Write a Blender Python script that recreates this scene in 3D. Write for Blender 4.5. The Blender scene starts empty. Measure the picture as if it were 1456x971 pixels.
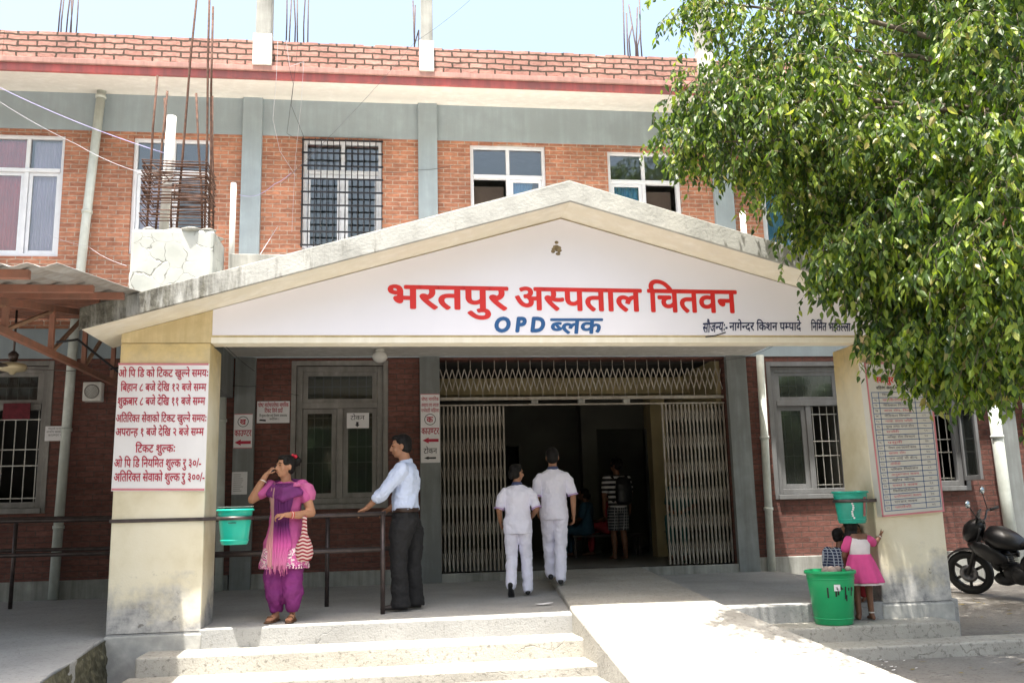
import bpy, bmesh, math, random
from mathutils import Vector, Matrix, noise
random.seed(7)
SC = bpy.context.scene
COL = SC.collection
rad = math.radians
# ------------------------------------------------------------------ camera
FPX, PITCH, YAW, ROLL = 1298.677, .1815, .134, .0251
CAM = Vector((2.5022, -8.793, .985)); PW, PH = 1456, 971
_f = Vector((math.sin(YAW)*math.cos(PITCH), math.cos(YAW)*math.cos(PITCH), math.sin(PITCH)))
_r0 = Vector((math.cos(YAW), -math.sin(YAW), 0)); _u0 = _r0.cross(_f)
_r = _r0*math.cos(ROLL) - _u0*math.sin(ROLL); _u = _r0*math.sin(ROLL) + _u0*math.cos(ROLL)
cd = bpy.data.cameras.new('camera'); cam = bpy.data.objects.new('camera', cd); COL.objects.link(cam)
cd.sensor_width = 36; cd.lens = FPX/PW*36; cd.clip_end = 500; cd.clip_start = .05
M3 = Matrix((_r, _u, -_f)).transposed()
cam.matrix_world = Matrix.Translation(CAM) @ M3.to_4x4()
SC.camera = cam
# ------------------------------------------------------------------ light
SUN_TO = Vector((-.13, -.215, 1)).normalized()
wd = bpy.data.worlds.new('World'); SC.world = wd; wd.use_nodes = True
nt = wd.node_tree; bg = nt.nodes['Background']
sky = nt.nodes.new('ShaderNodeTexSky'); sky.sky_type = 'NISHITA'; sky.sun_disc = False
sky.sun_elevation = math.asin(SUN_TO.z); sky.sun_rotation = math.atan2(SUN_TO.x, SUN_TO.y)
sky.dust_density = 7.5; sky.air_density = 1.7; sky.ozone_density = 1.5
nt.links.new(sky.outputs[0], bg.inputs[0]); bg.inputs[1].default_value = .15
sl = bpy.data.lights.new('sun', 'SUN'); sl.energy = 5.0; sl.angle = rad(.55); sl.color = (1, .955, .88)
so = bpy.data.objects.new('sun', sl); COL.objects.link(so)
so.rotation_mode = 'QUATERNION'; so.rotation_quaternion = SUN_TO.to_track_quat('Z', 'Y'); so.location = (0, -5, 20)
vs = SC.view_settings; vs.view_transform = 'Standard'; vs.look = 'None'; vs.gamma = 1; vs.exposure = 1.45
SC.cycles.max_bounces = 12; SC.cycles.diffuse_bounces = 9; SC.cycles.transparent_max_bounces = 12
SC.cycles.use_denoising = True; SC.cycles.caustics_reflective = False
SC.cycles.sample_clamp_indirect = 12

# ------------------------------------------------------------------ helpers
def ray(px, py): return _r*(px-PW/2)/FPX - _u*(py-PH/2)/FPX + _f
def at(px, py, Y):
    d = ray(px, py); return CAM + d*((Y-CAM.y)/d.y)
def atz(px, py, Z):
    d = ray(px, py); return CAM + d*((Z-CAM.z)/d.z)
def atx(px, py, X):
    d = ray(px, py); return CAM + d*((X-CAM.x)/d.x)
YB, YC = 4.46, 3.36

class MB:
    """collects shapes, becomes one mesh object"""
    def __init__(s): s.v = []; s.f = []; s.sm = []
    def add(s, vs, fs, smooth=False):
        o = len(s.v); s.v += [tuple(v) for v in vs]
        for f in fs: s.f.append([i+o for i in f]); s.sm.append(smooth)
        return s
    def box(s, x0, x1, y0, y1, z0, z1):
        x0, x1 = sorted((x0, x1)); y0, y1 = sorted((y0, y1)); z0, z1 = sorted((z0, z1))
        v = [(x, y, z) for z in (z0, z1) for y in (y0, y1) for x in (x0, x1)]
        return s.add(v, [(0,2,3,1),(4,5,7,6),(0,1,5,4),(2,6,7,3),(0,4,6,2),(1,3,7,5)])
    def bar(s, a, b, w, h=None, up=(0,0,1)):
        a, b = Vector(a), Vector(b); h = h or w; d = (b-a).normalized(); up = Vector(up)
        if abs(d.dot(up)) > .98: up = Vector((0,1,0))
        x = d.cross(up).normalized()*w/2; y = x.cross(d).normalized()*h/2
        v = [p+sx*x+sy*y for p in (a, b) for sx, sy in ((-1,-1),(1,-1),(1,1),(-1,1))]
        return s.add(v, [(0,1,2,3),(7,6,5,4),(0,4,5,1),(1,5,6,2),(2,6,7,3),(3,7,4,0)])
    def prism(s, poly, y0, y1):
        """poly of (x,z), extruded along y"""
        n = len(poly); v = [(x, y0, z) for x, z in poly] + [(x, y1, z) for x, z in poly]
        return s.add(v, [tuple(range(n)), tuple(range(2*n-1, n-1, -1))] + [(i, i+n, (i+1) % n+n, (i+1) % n) for i in range(n)])
    def prism_z(s, poly, z0, z1):
        n = len(poly); v = [(x, y, z0) for x, y in poly] + [(x, y, z1) for x, y in poly]
        return s.add(v, [tuple(range(n-1, -1, -1)), tuple(range(n, 2*n))] + [(i, (i+1) % n, (i+1) % n+n, i+n) for i in range(n)])
    def tube(s, pts, r, n=8, ball=False):
        pts = [Vector(p) for p in pts]; R = r if isinstance(r, (list, tuple)) else [r]*len(pts)
        vs, fs = [], []; px = None
        for i, p in enumerate(pts):
            d = (pts[min(i+1, len(pts)-1)] - pts[max(i-1, 0)])
            d = d.normalized() if d.length > 1e-9 else Vector((0,0,1))
            if px is None: px = d.orthogonal().normalized()
            else:
                q = px - d*px.dot(d); px = q.normalized() if q.length > 1e-6 else d.orthogonal().normalized()
            y = d.cross(px)
            for k in range(n):
                a = 2*math.pi*k/n; vs.append(p + (px*math.cos(a)+y*math.sin(a))*R[i])
        m = len(pts)
        for i in range(m-1):
            for k in range(n): fs.append((i*n+k, i*n+(k+1) % n, (i+1)*n+(k+1) % n, (i+1)*n+k))
        fs.append(tuple(range(n-1, -1, -1))); fs.append(tuple((m-1)*n+k for k in range(n)))
        s.add(vs, fs, True)
        if ball:
            for p, q in ((pts[0], R[0]), (pts[-1], R[-1])): s.ball(p, q)
        return s
    def ball(s, c, r, n=10, m=7, rot=None):
        c = Vector(c); r = Vector((r, r, r)) if isinstance(r, (int, float)) else Vector(r); vs = []; fs = []
        for i in range(1, m):
            t = math.pi*i/m
            for k in range(n):
                a = 2*math.pi*k/n; p = Vector((math.sin(t)*math.cos(a)*r.x, math.sin(t)*math.sin(a)*r.y, math.cos(t)*r.z))
                vs.append(c + (rot @ p if rot else p))
        for q in (Vector((0,0,r.z)), Vector((0,0,-r.z))): vs.append(c + (rot @ q if rot else q))
        T = len(vs)-2
        for i in range(m-2):
            for k in range(n): fs.append((i*n+k, (i+1)*n+k, (i+1)*n+(k+1) % n, i*n+(k+1) % n))
        for k in range(n): fs.append((T, k, (k+1) % n)); fs.append((T+1, (m-2)*n+(k+1) % n, (m-2)*n+k))
        return s.add(vs, fs, True)
    def lathe(s, prof, c=(0,0,0), n=28, axis=None, cap=True):
        """prof of (r,h) round an axis through c"""
        c = Vector(c); ax = Vector(axis or (0,0,1)).normalized(); x = ax.orthogonal().normalized(); y = ax.cross(x)
        vs = [c + ax*h + (x*math.cos(2*math.pi*k/n)+y*math.sin(2*math.pi*k/n))*r for r, h in prof for k in range(n)]
        fs = [(i*n+k, i*n+(k+1) % n, (i+1)*n+(k+1) % n, (i+1)*n+k) for i in range(len(prof)-1) for k in range(n)]
        if cap: fs += [tuple(range(n-1, -1, -1)), tuple((len(prof)-1)*n+k for k in range(n))]
        return s.add(vs, fs, True)
    def rings(s, rs, n=16):
        """rs: list of (centre, ux, uy) ellipse rings"""
        vs = [Vector(c)+Vector(a)*math.cos(2*math.pi*k/n)+Vector(b)*math.sin(2*math.pi*k/n) for c, a, b in rs for k in range(n)]
        fs = [(i*n+k, i*n+(k+1) % n, (i+1)*n+(k+1) % n, (i+1)*n+k) for i in range(len(rs)-1) for k in range(n)]
        fs += [tuple(range(n-1, -1, -1)), tuple((len(rs)-1)*n+k for k in range(n))]
        return s.add(vs, fs, True)
    def mesh(s, name):
        me = bpy.data.meshes.new(name); me.from_pydata(s.v, [], s.f)
        me.polygons.foreach_set('use_smooth', s.sm); me.update(); return me
    def build(s, name, m, parent=None, bevel=0, fix=False):
        me = s.mesh(name)
        if fix:
            b = bmesh.new(); b.from_mesh(me); bmesh.ops.recalc_face_normals(b, faces=b.faces); b.to_mesh(me); b.free()
        return link(name, me, m, parent, bevel)

def link(name, me, m, parent=None, bevel=0):
    o = bpy.data.objects.new(name, me); COL.objects.link(o)
    if m: me.materials.append(m)
    if parent is not None: adopt(o, parent)
    if bevel:
        b = o.modifiers.new('bevel', 'BEVEL'); b.width = bevel; b.segments = 2; b.limit_method = 'ANGLE'; b.angle_limit = rad(40)
    return o
def wloc(o):
    m = o.matrix_basis
    return wloc(o.parent) @ o.matrix_parent_inverse @ m if o.parent else m.copy()
def adopt(o, parent):
    o.parent = parent; o.matrix_parent_inverse = wloc(parent).inverted()
def tag(o, label=None, cat=None, group=None, kind=None):
    if label: o['label'] = label
    if cat: o['category'] = cat
    if group: o['group'] = group
    if kind: o['kind'] = kind
    return o
def thing(name, label, cat, loc=(0,0,0), group=None):
    o = bpy.data.objects.new(name, None); COL.objects.link(o); o.location = loc; o.empty_display_size = .2
    return tag(o, label, cat, group)

# ------------------------------------------------------------------ materials
def hexc(h):
    f = lambda c: (c/12.92 if c <= .04045 else ((c+.055)/1.055)**2.4)
    return tuple(f(int(h[i:i+2], 16)/255) for i in (0, 2, 4)) + (1,)
class NT:
    def __init__(s, name):
        s.m = bpy.data.materials.new(name); s.m.use_nodes = True; s.t = s.m.node_tree; s.b = s.t.nodes['Principled BSDF']
        s.out = s.t.nodes['Material Output']
    def n(s, typ, **kw):
        o = s.t.nodes.new('ShaderNode'+typ)
        for k, v in kw.items(): setattr(o, k, v)
        return o
    def l(s, a, b): s.t.links.new(a, b)
    def coord(s, kind='Object'):
        return s.n('TexCoord').outputs[kind]
    def sc(s, v):
        m = s.n('Mapping'); m.inputs['Scale'].default_value = v; s.l(s.coord(), m.inputs[0]); return m.outputs[0]
    def noise(s, scale, vec=None, detail=4, rough=.55, dist=0):
        o = s.n('TexNoise'); o.inputs['Scale'].default_value = scale; o.inputs['Detail'].default_value = detail
        o.inputs['Roughness'].default_value = rough; o.inputs['Distortion'].default_value = dist
        s.l(vec if vec is not None else s.coord(), o.inputs['Vector']); return o.outputs['Fac']
    def ramp(s, fac, stops):
        o = s.n('ValToRGB'); e = o.color_ramp.elements
        while len(e) < len(stops): e.new(.5)
        for i, (p, c) in enumerate(stops):
            e[i].position = p; e[i].color = c if len(c) == 4 else tuple(c)+(1,)
        s.l(fac, o.inputs[0]); return o.outputs[0]
    def mix(s, fac, a, b, mode='MIX'):
        o = s.n('Mix', data_type='RGBA', blend_type=mode)
        for sock, v in ((o.inputs[0], fac), (o.inputs[6], a), (o.inputs[7], b)):
            if isinstance(v, (int, float)): sock.default_value = v
            elif isinstance(v, tuple): sock.default_value = v if len(v) == 4 else v+(1,)
            else: s.l(v, sock)
        return o.outputs[2]
    def math(s, op, a, b=0.):
        o = s.n('Math', operation=op)
        for sock, v in ((o.inputs[0], a), (o.inputs[1], b)):
            if isinstance(v, (int, float)): sock.default_value = v
            else: s.l(v, sock)
        return o.outputs[0]
    def xyz(s):
        o = s.n('SeparateXYZ'); s.l(s.coord(), o.inputs[0]); return o.outputs
    def bump(s, h, strength=.3, dist=.02):
        o = s.n('Bump'); o.inputs['Strength'].default_value = strength; o.inputs['Distance'].default_value = dist
        s.l(h, o.inputs['Height']); s.l(o.outputs[0], s.b.inputs['Normal'])
    def fin(s, col, rough=.6, metal=0, spec=.4):
        if isinstance(col, tuple): s.b.inputs['Base Color'].default_value = col if len(col) == 4 else col+(1,)
        else: s.l(col, s.b.inputs['Base Color'])
        if isinstance(rough, (int, float)): s.b.inputs['Roughness'].default_value = rough
        else: s.l(rough, s.b.inputs['Roughness'])
        s.b.inputs['Metallic'].default_value = metal; s.b.inputs['Specular IOR Level'].default_value = spec
        return s.m
def c4(c): return tuple(c)+(1,) if len(c) == 3 else c
def mul(c, k): return tuple(min(1, x*k) for x in c[:3])+(1,)
def plain(name, col, rough=.55, metal=0, var=.15, scale=6, bump=.1, bscale=40, spec=.4):
    t = NT(name); col = c4(col); f = t.noise(scale, detail=6)
    c = t.ramp(f, [(.3, mul(col, 1-var)), (.7, mul(col, 1+var))])
    if bump: t.bump(t.noise(bscale), bump, .004)
    return t.fin(c, rough, metal, spec)
def weathered(name, col, dirt, amount=.5, scale=1.2, rough=.8, streak=True, bump=.3, bscale=30):
    """paint or concrete with blotches and run-down streaks of dirt"""
    t = NT(name); col, dirt = c4(col), c4(dirt)
    a = t.noise(scale, detail=8, rough=.65)
    b = t.noise(1.0, t.sc((9, 9, .7)), detail=5, rough=.6) if streak else t.noise(scale*3, detail=5)
    f = t.math('MULTIPLY', t.math('ADD', a, b), .5)
    g = t.ramp(f, [(.5-.16*amount, (0,0,0)), (.50+.22*(1-amount)+.02, (1,1,1))])
    base = t.ramp(t.noise(scale*6, detail=6), [(.3, mul(col, .86)), (.7, mul(col, 1.1))])
    c = t.mix(g, t.mix(.75, base, dirt), base)
    t.bump(t.math('ADD', t.noise(bscale, detail=8), t.math('MULTIPLY', t.noise(bscale*6, detail=3), .3)), bump, .006)
    return t.fin(c, rough, 0, .3)
def brick(name, c1, c2, mortar, w=.235, h=.078, ms=.008, rough=.85, bump=.6, stain=.25, soft=.1, flip=False, wb=.012):
    t = NT(name); x = t.xyz(); cb = t.n('CombineXYZ')
    wob = t.math('MULTIPLY', t.math('SUBTRACT', t.noise(2.5 if wb < .02 else 5), .5), wb)
    t.l(t.math('ADD', x[1] if flip else x[0], t.math('MULTIPLY', t.math('SUBTRACT', t.noise(6), .5), wb*1.5)), cb.inputs[0]); t.l(t.math('ADD', x[2], wob), cb.inputs[1])
    b = t.n('TexBrick'); t.l(cb.outputs[0], b.inputs['Vector'])
    for k, v in (('Scale', 1), ('Brick Width', w), ('Row Height', h), ('Mortar Size', ms), ('Mortar Smooth', soft), ('Bias', 0)): b.inputs[k].default_value = v
    b.offset = .5; b.inputs['Color1'].default_value = c4(c1); b.inputs['Color2'].default_value = c4(c2); b.inputs['Mortar'].default_value = c4(mortar)
    v = t.ramp(t.noise(14, t.sc((1, 1, 3)), detail=6), [(.3, (.72, .7, .7)), (.7, (1.2, 1.2, 1.2))])
    c = t.mix(1, b.outputs[0], v, 'MULTIPLY')
    s = t.ramp(t.noise(.9, detail=7, rough=.65), [(.35, (1-stain,)*3), (.65, (1.08, 1.05, 1.02))])
    c = t.mix(1, c, s, 'MULTIPLY')
    hgt = t.math('ADD', t.math('MULTIPLY', b.outputs['Fac'], -1), t.math('MULTIPLY', t.noise(45, detail=5), .45))
    t.bump(hgt, bump, .012)
    return t.fin(c, rough, 0, .2)
def glass(name, tint=(.03, .04, .045), refl=.05, rough=.02, clear=.93):
    t = NT(name); tr = t.n('BsdfTransparent'); gl = t.n('BsdfGlossy'); df = t.n('BsdfDiffuse')
    tr.inputs[0].default_value = (.95, .97, .97, 1); gl.inputs[0].default_value = (.9, .95, 1, 1); gl.inputs[1].default_value = rough
    df.inputs[0].default_value = c4(tint)
    bp = t.n('Bump'); bp.inputs['Strength'].default_value = .04; bp.inputs['Distance'].default_value = .02; t.l(t.noise(3), bp.inputs['Height']); t.l(bp.outputs[0], gl.inputs['Normal'])
    m1 = t.n('MixShader'); m1.inputs[0].default_value = clear; t.l(df.outputs[0], m1.inputs[1]); t.l(tr.outputs[0], m1.inputs[2])
    fr = t.n('Fresnel'); fr.inputs[0].default_value = 1.38
    m2 = t.n('MixShader'); t.l(t.math('ADD', fr.outputs[0], refl), m2.inputs[0]); t.l(m1.outputs[0], m2.inputs[1]); t.l(gl.outputs[0], m2.inputs[2])
    t.l(m2.outputs[0], t.out.inputs[0]); return t.m
def rusty(name):
    t = NT(name); f = t.noise(25, detail=6)
    t.bump(t.noise(120), .4, .003)
    return t.fin(t.ramp(f, [(.3, (.045, .026, .02)), (.55, (.11, .058, .04)), (.75, (.17, .10, .07))]), .85, .1, .3)

M = {}
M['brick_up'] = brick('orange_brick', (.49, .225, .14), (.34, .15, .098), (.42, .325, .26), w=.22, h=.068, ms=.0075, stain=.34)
M['brick_low'] = brick('shade_darkened_brick', (.20, .092, .076), (.15, .07, .058), (.12, .078, .068), stain=.3)  # lower brick, coloured darker than its own tone to carry the porch shade
M['brick_par'] = brick('parapet_brick', (.53, .31, .26), (.46, .245, .20), (.10, .075, .06), w=.25, h=.084, ms=.013, stain=.35, bump=.9, wb=.045)
M['grey'] = weathered('grey_paint', (.315, .375, .41), (.25, .29, .31), .25, .7, .7)
M['greylow'] = weathered('grey_column_paint', (.26, .285, .285), (.14, .145, .14), .35, .9, .6)
M['soffit'] = weathered('soffit_whitewash', (.74, .73, .69), (.58, .56, .51), .15, .8, .85)
M['red'] = weathered('red_band_paint', (.42, .10, .095), (.16, .08, .08), .45, 1.4, .75)
M['pink'] = weathered('faded_pink_plaster', (.50, .27, .23), (.24, .15, .13), .4, 1.6, .85)
M['cream'] = weathered('cream_paint', (.86, .83, .74), (.72, .66, .52), .15, .9, .75)
M['creamwall'] = weathered('stained_yellow_paint', (.70, .59, .36), (.46, .36, .19), .35, 1.6, .8)
M['conc'] = weathered('step_concrete', (.42, .40, .35), (.2, .19, .165), .5, 1.3, .9, streak=False)
M['floor'] = weathered('porch_cement', (.33, .33, .32), (.22, .217, .205), .45, .9, .65, streak=False, bump=.12)
M['ramp'] = weathered('ramp_cement', (.36, .345, .31), (.2, .19, .17), .4, .8, .85, streak=False, bump=.5, bscale=14)
M['ground'] = weathered('dusty_paving', (.30, .285, .26), (.17, .16, .145), .5, .6, .9, streak=False, bump=.4, bscale=9)
M['oldconc'] = weathered('old_grey_concrete', (.40, .40, .37), (.14, .14, .125), .55, 1.0, .92)
M['white'] = weathered('white_paint', (.74, .74, .71), (.5, .48, .43), .3, 1.4, .6)
M['ceil'] = weathered('whitewashed_ceiling', (.88, .87, .84), (.6, .58, .53), .2, 1.4, .8)
M['pvc'] = weathered('grey_pvc', (.62, .66, .62), (.4, .42, .38), .3, 2, .5)
M['alu'] = plain('white_window_frame', (.66, .68, .72), .45, .0, .06, 8, 0)
M['oldframe'] = weathered('grey_wood_frame', (.30, .29, .27), (.16, .15, .14), .45, 2, .65)
M['bluframe'] = weathered('blue_grey_wood_frame', (.20, .205, .21), (.13, .13, .13), .3, 2, .6)
M['steel'] = plain('dark_steel', (.075, .06, .058), .42, .6, .3, 12, .1)
M['grille'] = plain('dark_window_bar', (.03, .03, .035), .5, .4, .2)
M['wgrille'] = plain('white_window_bar', (.55, .54, .5), .5, .1, .2)
M['rust'] = rusty('rusty_steel')
M['rebar'] = plain('weathered_rebar', (.10, .075, .075), .7, .5, .3, 20)
M['orange'] = weathered('orange_primer', (.31, .13, .085), (.17, .10, .075), .45, 2.5, .6)
M['trussdusty'] = weathered('dusty_primer', (.36, .23, .15), (.22, .12, .08), .4, 3, .75)
M['black'] = plain('black_plastic', (.012, .012, .014), .4, 0, .3, 10, 0)
M['cable'] = plain('cable_rubber', (.03, .03, .035), .6, 0, .2, 10, 0)
M['cablew'] = plain('pale_cable', (.45, .45, .5), .5, 0, .2, 10, 0)
M['cablelilac'] = plain('lilac_cable', (.36, .34, .58), .5, 0, .2, 10, 0)
M['glass'] = glass('window_glass')
M['glassdark'] = glass('dusty_window_glass', (.045, .05, .045), .05, .05, .55)
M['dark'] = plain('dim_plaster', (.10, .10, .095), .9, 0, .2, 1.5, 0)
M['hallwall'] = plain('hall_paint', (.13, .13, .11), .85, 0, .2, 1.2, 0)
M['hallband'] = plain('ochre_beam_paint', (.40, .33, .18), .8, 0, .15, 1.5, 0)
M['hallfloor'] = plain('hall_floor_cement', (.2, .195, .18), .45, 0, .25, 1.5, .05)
M['gate'] = weathered('pale_gate_steel', (.50, .475, .425), (.26, .22, .18), .4, 3, .5)
M['paper'] = plain('white_print', (.74, .73, .74), .6, 0, .04, 3, 0)
M['bannerm'] = plain('white_flex_banner', (.78, .765, .83), .5, 0, .04, .6, .12, 2)
M['txtred'] = plain('red_letter_paint', (.62, .025, .022), .5, 0, .08, 4, 0)
M['txtmaroon'] = plain('maroon_letter_print', (.42, .018, .05), .5, 0, .08, 4, 0)
M['txtblue'] = plain('blue_letter_paint', (.02, .095, .26), .5, 0, .08, 4, 0)
M['txtblack'] = plain('black_letter_print', (.02, .02, .025), .5, 0, .1, 4, 0)
M['txtgrey'] = plain('faint_letter_print', (.20, .19, .2), .5, 0, .1, 4, 0)
M['pinkline'] = plain('pink_print', (.56, .20, .23), .5, 0, .08, 4, 0)

def rough_concrete(name, c0, c1, speck):
    t = NT(name); a = t.noise(1.1, detail=9, rough=.68); b = t.noise(26, detail=6, rough=.7)
    c = t.ramp(a, [(.32, c0), (.5, tuple((p+q)/2 for p, q in zip(c0, c1))), (.68, c1)])
    c = t.mix(t.ramp(b, [(.36, (1, 1, 1)), (.46, (0, 0, 0))]), c, t.mix(.65, c, speck))
    v = t.n('TexVoronoi', feature='DISTANCE_TO_EDGE'); v.inputs['Scale'].default_value = 1.15; w = t.n('VectorMath', operation='ADD'); nz = t.n('TexNoise'); nz.inputs['Scale'].default_value = 3; nz.inputs['Detail'].default_value = 6
    s_ = t.n('VectorMath', operation='SCALE'); s_.inputs['Scale'].default_value = .45; t.l(t.coord(), nz.inputs['Vector']); t.l(nz.outputs['Color'], s_.inputs[0]); t.l(t.coord(), w.inputs[0]); t.l(s_.outputs[0], w.inputs[1]); t.l(w.outputs[0], v.inputs['Vector'])
    cr = t.math('MULTIPLY', t.ramp(v.outputs['Distance'], [(.002, (1, 1, 1)), (.007, (0, 0, 0))]), t.ramp(t.noise(.8), [(.54, (0, 0, 0)), (.62, (1, 1, 1))]))
    c = t.mix(t.math('MULTIPLY', cr, .55), c, speck)
    t.bump(t.math('SUBTRACT', t.math('ADD', t.noise(60, detail=6), t.math('MULTIPLY', t.noise(6, detail=6), 1.2)), t.math('MULTIPLY', cr, .8)), .55, .008)
    return t.fin(c, .9, 0, .2)
M['conc'] = rough_concrete('chipped_step_concrete', (.30, .285, .25), (.46, .44, .39), (.13, .12, .10))
M['ramp'] = rough_concrete('worn_ramp_cement', (.28, .27, .245), (.41, .395, .355), (.15, .14, .125))
M['floor'] = rough_concrete('swept_porch_cement', (.28, .28, .27), (.37, .37, .36), (.19, .185, .175))
M['ground'] = rough_concrete('gritty_forecourt', (.165, .155, .14), (.245, .235, .215), (.09, .08, .07))
# ------------------------------------------------------------------ ground, floors, steps
def gz(x, y):
    t = max(0, min(1, y/4.4)); t = t*t*(3-2*t); k = max(0, min(1, (x-7)/2))
    return -.42 + .15*t*k
g = MB(); xs = [-60, -20, -8, -4, 0, 2, 4, 6, 7, 7.5, 8, 8.5, 9, 10, 12, 16, 30, 80]; ys = [-80, -30, -12, -6, -3, -1.5, 0, .5, 1, 1.5, 2, 2.5, 3, 3.5, 4, 4.4, 5, 9, 20, 60]
g.add([(x, y, gz(x, y)) for y in ys for x in xs], [(j*len(xs)+i, j*len(xs)+i+1, (j+1)*len(xs)+i+1, (j+1)*len(xs)+i) for j in range(len(ys)-1) for i in range(len(xs)-1)], True)
tag(g.build('ground', M['ground']), kind='structure')
FX = 8.12                                                         # right end of the porch floor
tag(MB().box(0, FX, 0, YB+.3, -.6, 0).build('porch_floor', M['floor'], bevel=.012), kind='structure')
st = MB()
st.box(.36, 4.5, -.38, .02, -.6, -.17); st.box(.30, 4.5, -.80, -.36, -.6, -.33)
tag(st.build('steps', M['conc'], bevel=.018), kind='structure')
st = MB(); st.box(5.5, 7.86, -.40, .02, -.6, -.165); st.box(5.7, 8.75, -.76, -.38, -.6, -.30)
tag(st.build('steps', M['conc'], bevel=.018), kind='structure')
# ramp: wedge over floor and steps
def ramp():
    L = [(4.72, YB-.02, .12), (4.19, -.02, .045), (4.34, -2.2, -.425)]
    Rr = [(6.10, YB-.02, .12), (5.66, -.02, .045), (6.55, -2.2, -.425)]
    v = L + Rr + [(p[0], p[1], -.62) for p in L+Rr]
    f = [(0,1,4,3), (1,2,5,4), (0,6,7,1), (1,7,8,2), (3,4,10,9), (4,5,11,10), (0,3,9,6), (2,8,11,5)]
    b = MB(); b.add(v, f); return b
tag(ramp().build('ramp', M['ramp'], bevel=.02, fix=True), kind='structure')
# walkway under the left canopy, with a rough mossy edge
wk = MB(); poly = [(-12, -6)] + [(.62-.02*math.sin(i*2.1)-(i/14)*.62, -6+i*.43) for i in range(14)] + [(-.005, -.02), (-.005, YB+.1), (-12, YB+.1)]
wk.prism_z(poly, -.6, -.045)
tag(wk.build('walkway', M['floor'], bevel=.015, fix=True), kind='structure')
eg = MB(); ny, nz = 150, 12
ev_ = []
for i in range(ny+1):
    y = -5.5+5.5*i/ny; x = .62*(-y/6)+.012
    for j in range(nz+1):
        z = -.055-.40*j/nz; q = noise.noise((y*5, z*7, 3))*.022+noise.noise((y*17, z*19, 1))*.018
        ev_.append((x+.03*j/nz+q*(1 if j else .2), y, z+q*.3))
eg.add(ev_, [(i*(nz+1)+j, i*(nz+1)+j+1, (i+1)*(nz+1)+j+1, (i+1)*(nz+1)+j) for i in range(ny) for j in range(nz)])
M['moss'] = plain('mossy_rubble', (.085, .08, .05), .95, 0, .5, 9, .6, 30)
tag(eg.build('rubble_edge', M['moss']), kind='stuff')

# ------------------------------------------------------------------ hospital building
BL = thing('hospital_building', 'two storey hospital block in orange and shade-darkened red brick with grey columns', 'building', (5, YB, 0))
UP = [(-3.22, -2.19, 4.67, 6.50), (-1.24, -.12, 4.72, 6.50), (1.20, 2.37, 4.81, 6.545), (3.71, 4.885, 4.80, 6.535), (5.87, 7.035, 4.80, 6.49), (8.35, 9.5, 4.7, 6.49), (10.6, 11.6, 4.7, 6.49), (13, 14.2, 4.7, 6.49)]
LO = [(-3.7, -2.2, 1.16, 3.10), (1.16, 2.39, 1.12, 3.085), (3.19, 7.56, .12, 3.17), (8.28, 9.46, 1.10, 3.045), (10.05, 11.32, 1.17, 2.94)]
X0, X1 = -7, 17
def wall(name, m, ops, z0, z1, y0, y1):
    b = MB(); xs = sorted({X0, X1} | {v for o in ops for v in o[:2]}); zs = sorted({z0, z1} | {v for o in ops for v in o[2:4]})
    for i in range(len(xs)-1):
        j = 0
        while j < len(zs)-1:
            cx = (xs[i]+xs[i+1])/2
            solid = lambda k: not any(o[0] < cx < o[1] and o[2] < (zs[k]+zs[k+1])/2 < o[3] for o in ops)
            if not solid(j): j += 1; continue
            k = j
            while k+1 < len(zs)-1 and solid(k+1): k += 1
            b.box(xs[i], xs[i+1], y0, y1, zs[j], zs[k+1]); j = k+1
    return b.build(name, m, BL)
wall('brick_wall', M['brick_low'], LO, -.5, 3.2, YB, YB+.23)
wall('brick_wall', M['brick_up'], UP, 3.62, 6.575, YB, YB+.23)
MB().box(X0, X1, YB-.02, YB+.26, 3.2, 3.62).build('tie_beam', M['grey'], BL)
MB().box(X0, X1, YB-.02, YB+.26, 6.575, 7.19).build('tie_beam', M['grey'], BL)
for a, b_ in ((X0, .3), (.6, 2.91), (7.87, 11.9), (12.24, X1)): MB().box(a, b_, YB-.05, YB+.02, -.5, .2).build('plinth', M['oldconc'], BL, .01)
MB().box(3.19, 7.56, YB-.05, YB+.28, -.5, .12).build('threshold', M['oldconc'], BL, .01)
for a, b_ in ((-4.6, -4.3), (.315, .60), (2.915, 3.205), (7.555, 7.87), (11.9, 12.23), (15.5, 15.8)):
    MB().box(a, b_, YB-.075, YB+.02, 3.62, 7.16).build('pilaster', M['grey'], BL, .006)
    MB().box(a, b_, YB-.075, YB+.02, -.5, 3.2).build('pilaster', M['greylow'], BL, .006)
# eaves, red band, parapet
ev = MB(); ev.add([(x, y, z) for x in (X0, X1) for y, z in ((YC+.03, 6.955), (YB-.03, 7.17), (12, 7.17), (12, 7.35), (YC+.03, 7.12))],
                  [(0,1,6,5), (1,2,7,6), (2,3,8,7), (3,4,9,8), (4,0,5,9), (4,3,2,1,0), (5,6,7,8,9)])
ev.build('roof_slab', M['soffit'], BL, 0, True)
MB().box(X0, X1, YC, YC+.05, 6.945, 7.055).build('red_band', M['red'], BL, .006)
MB().box(X0, X1, YC-.03, YC+.06, 7.058, 7.135).build('ledge', M['pink'], BL, .008)
pp = MB(); n = 150
tops = [7.52+.012*random.random()+(-.02 if random.random() < .1 else 0) for _ in range(n)]
for i in range(n):
    a = X0+(X1-X0)*i/n; b_ = X0+(X1-X0)*(i+1)/n
    pp.box(a, b_, YC+.01+random.uniform(0, .006), YC+.13, 7.13, tops[i])
pp.build('parapet', M['brick_par'], BL)
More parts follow.
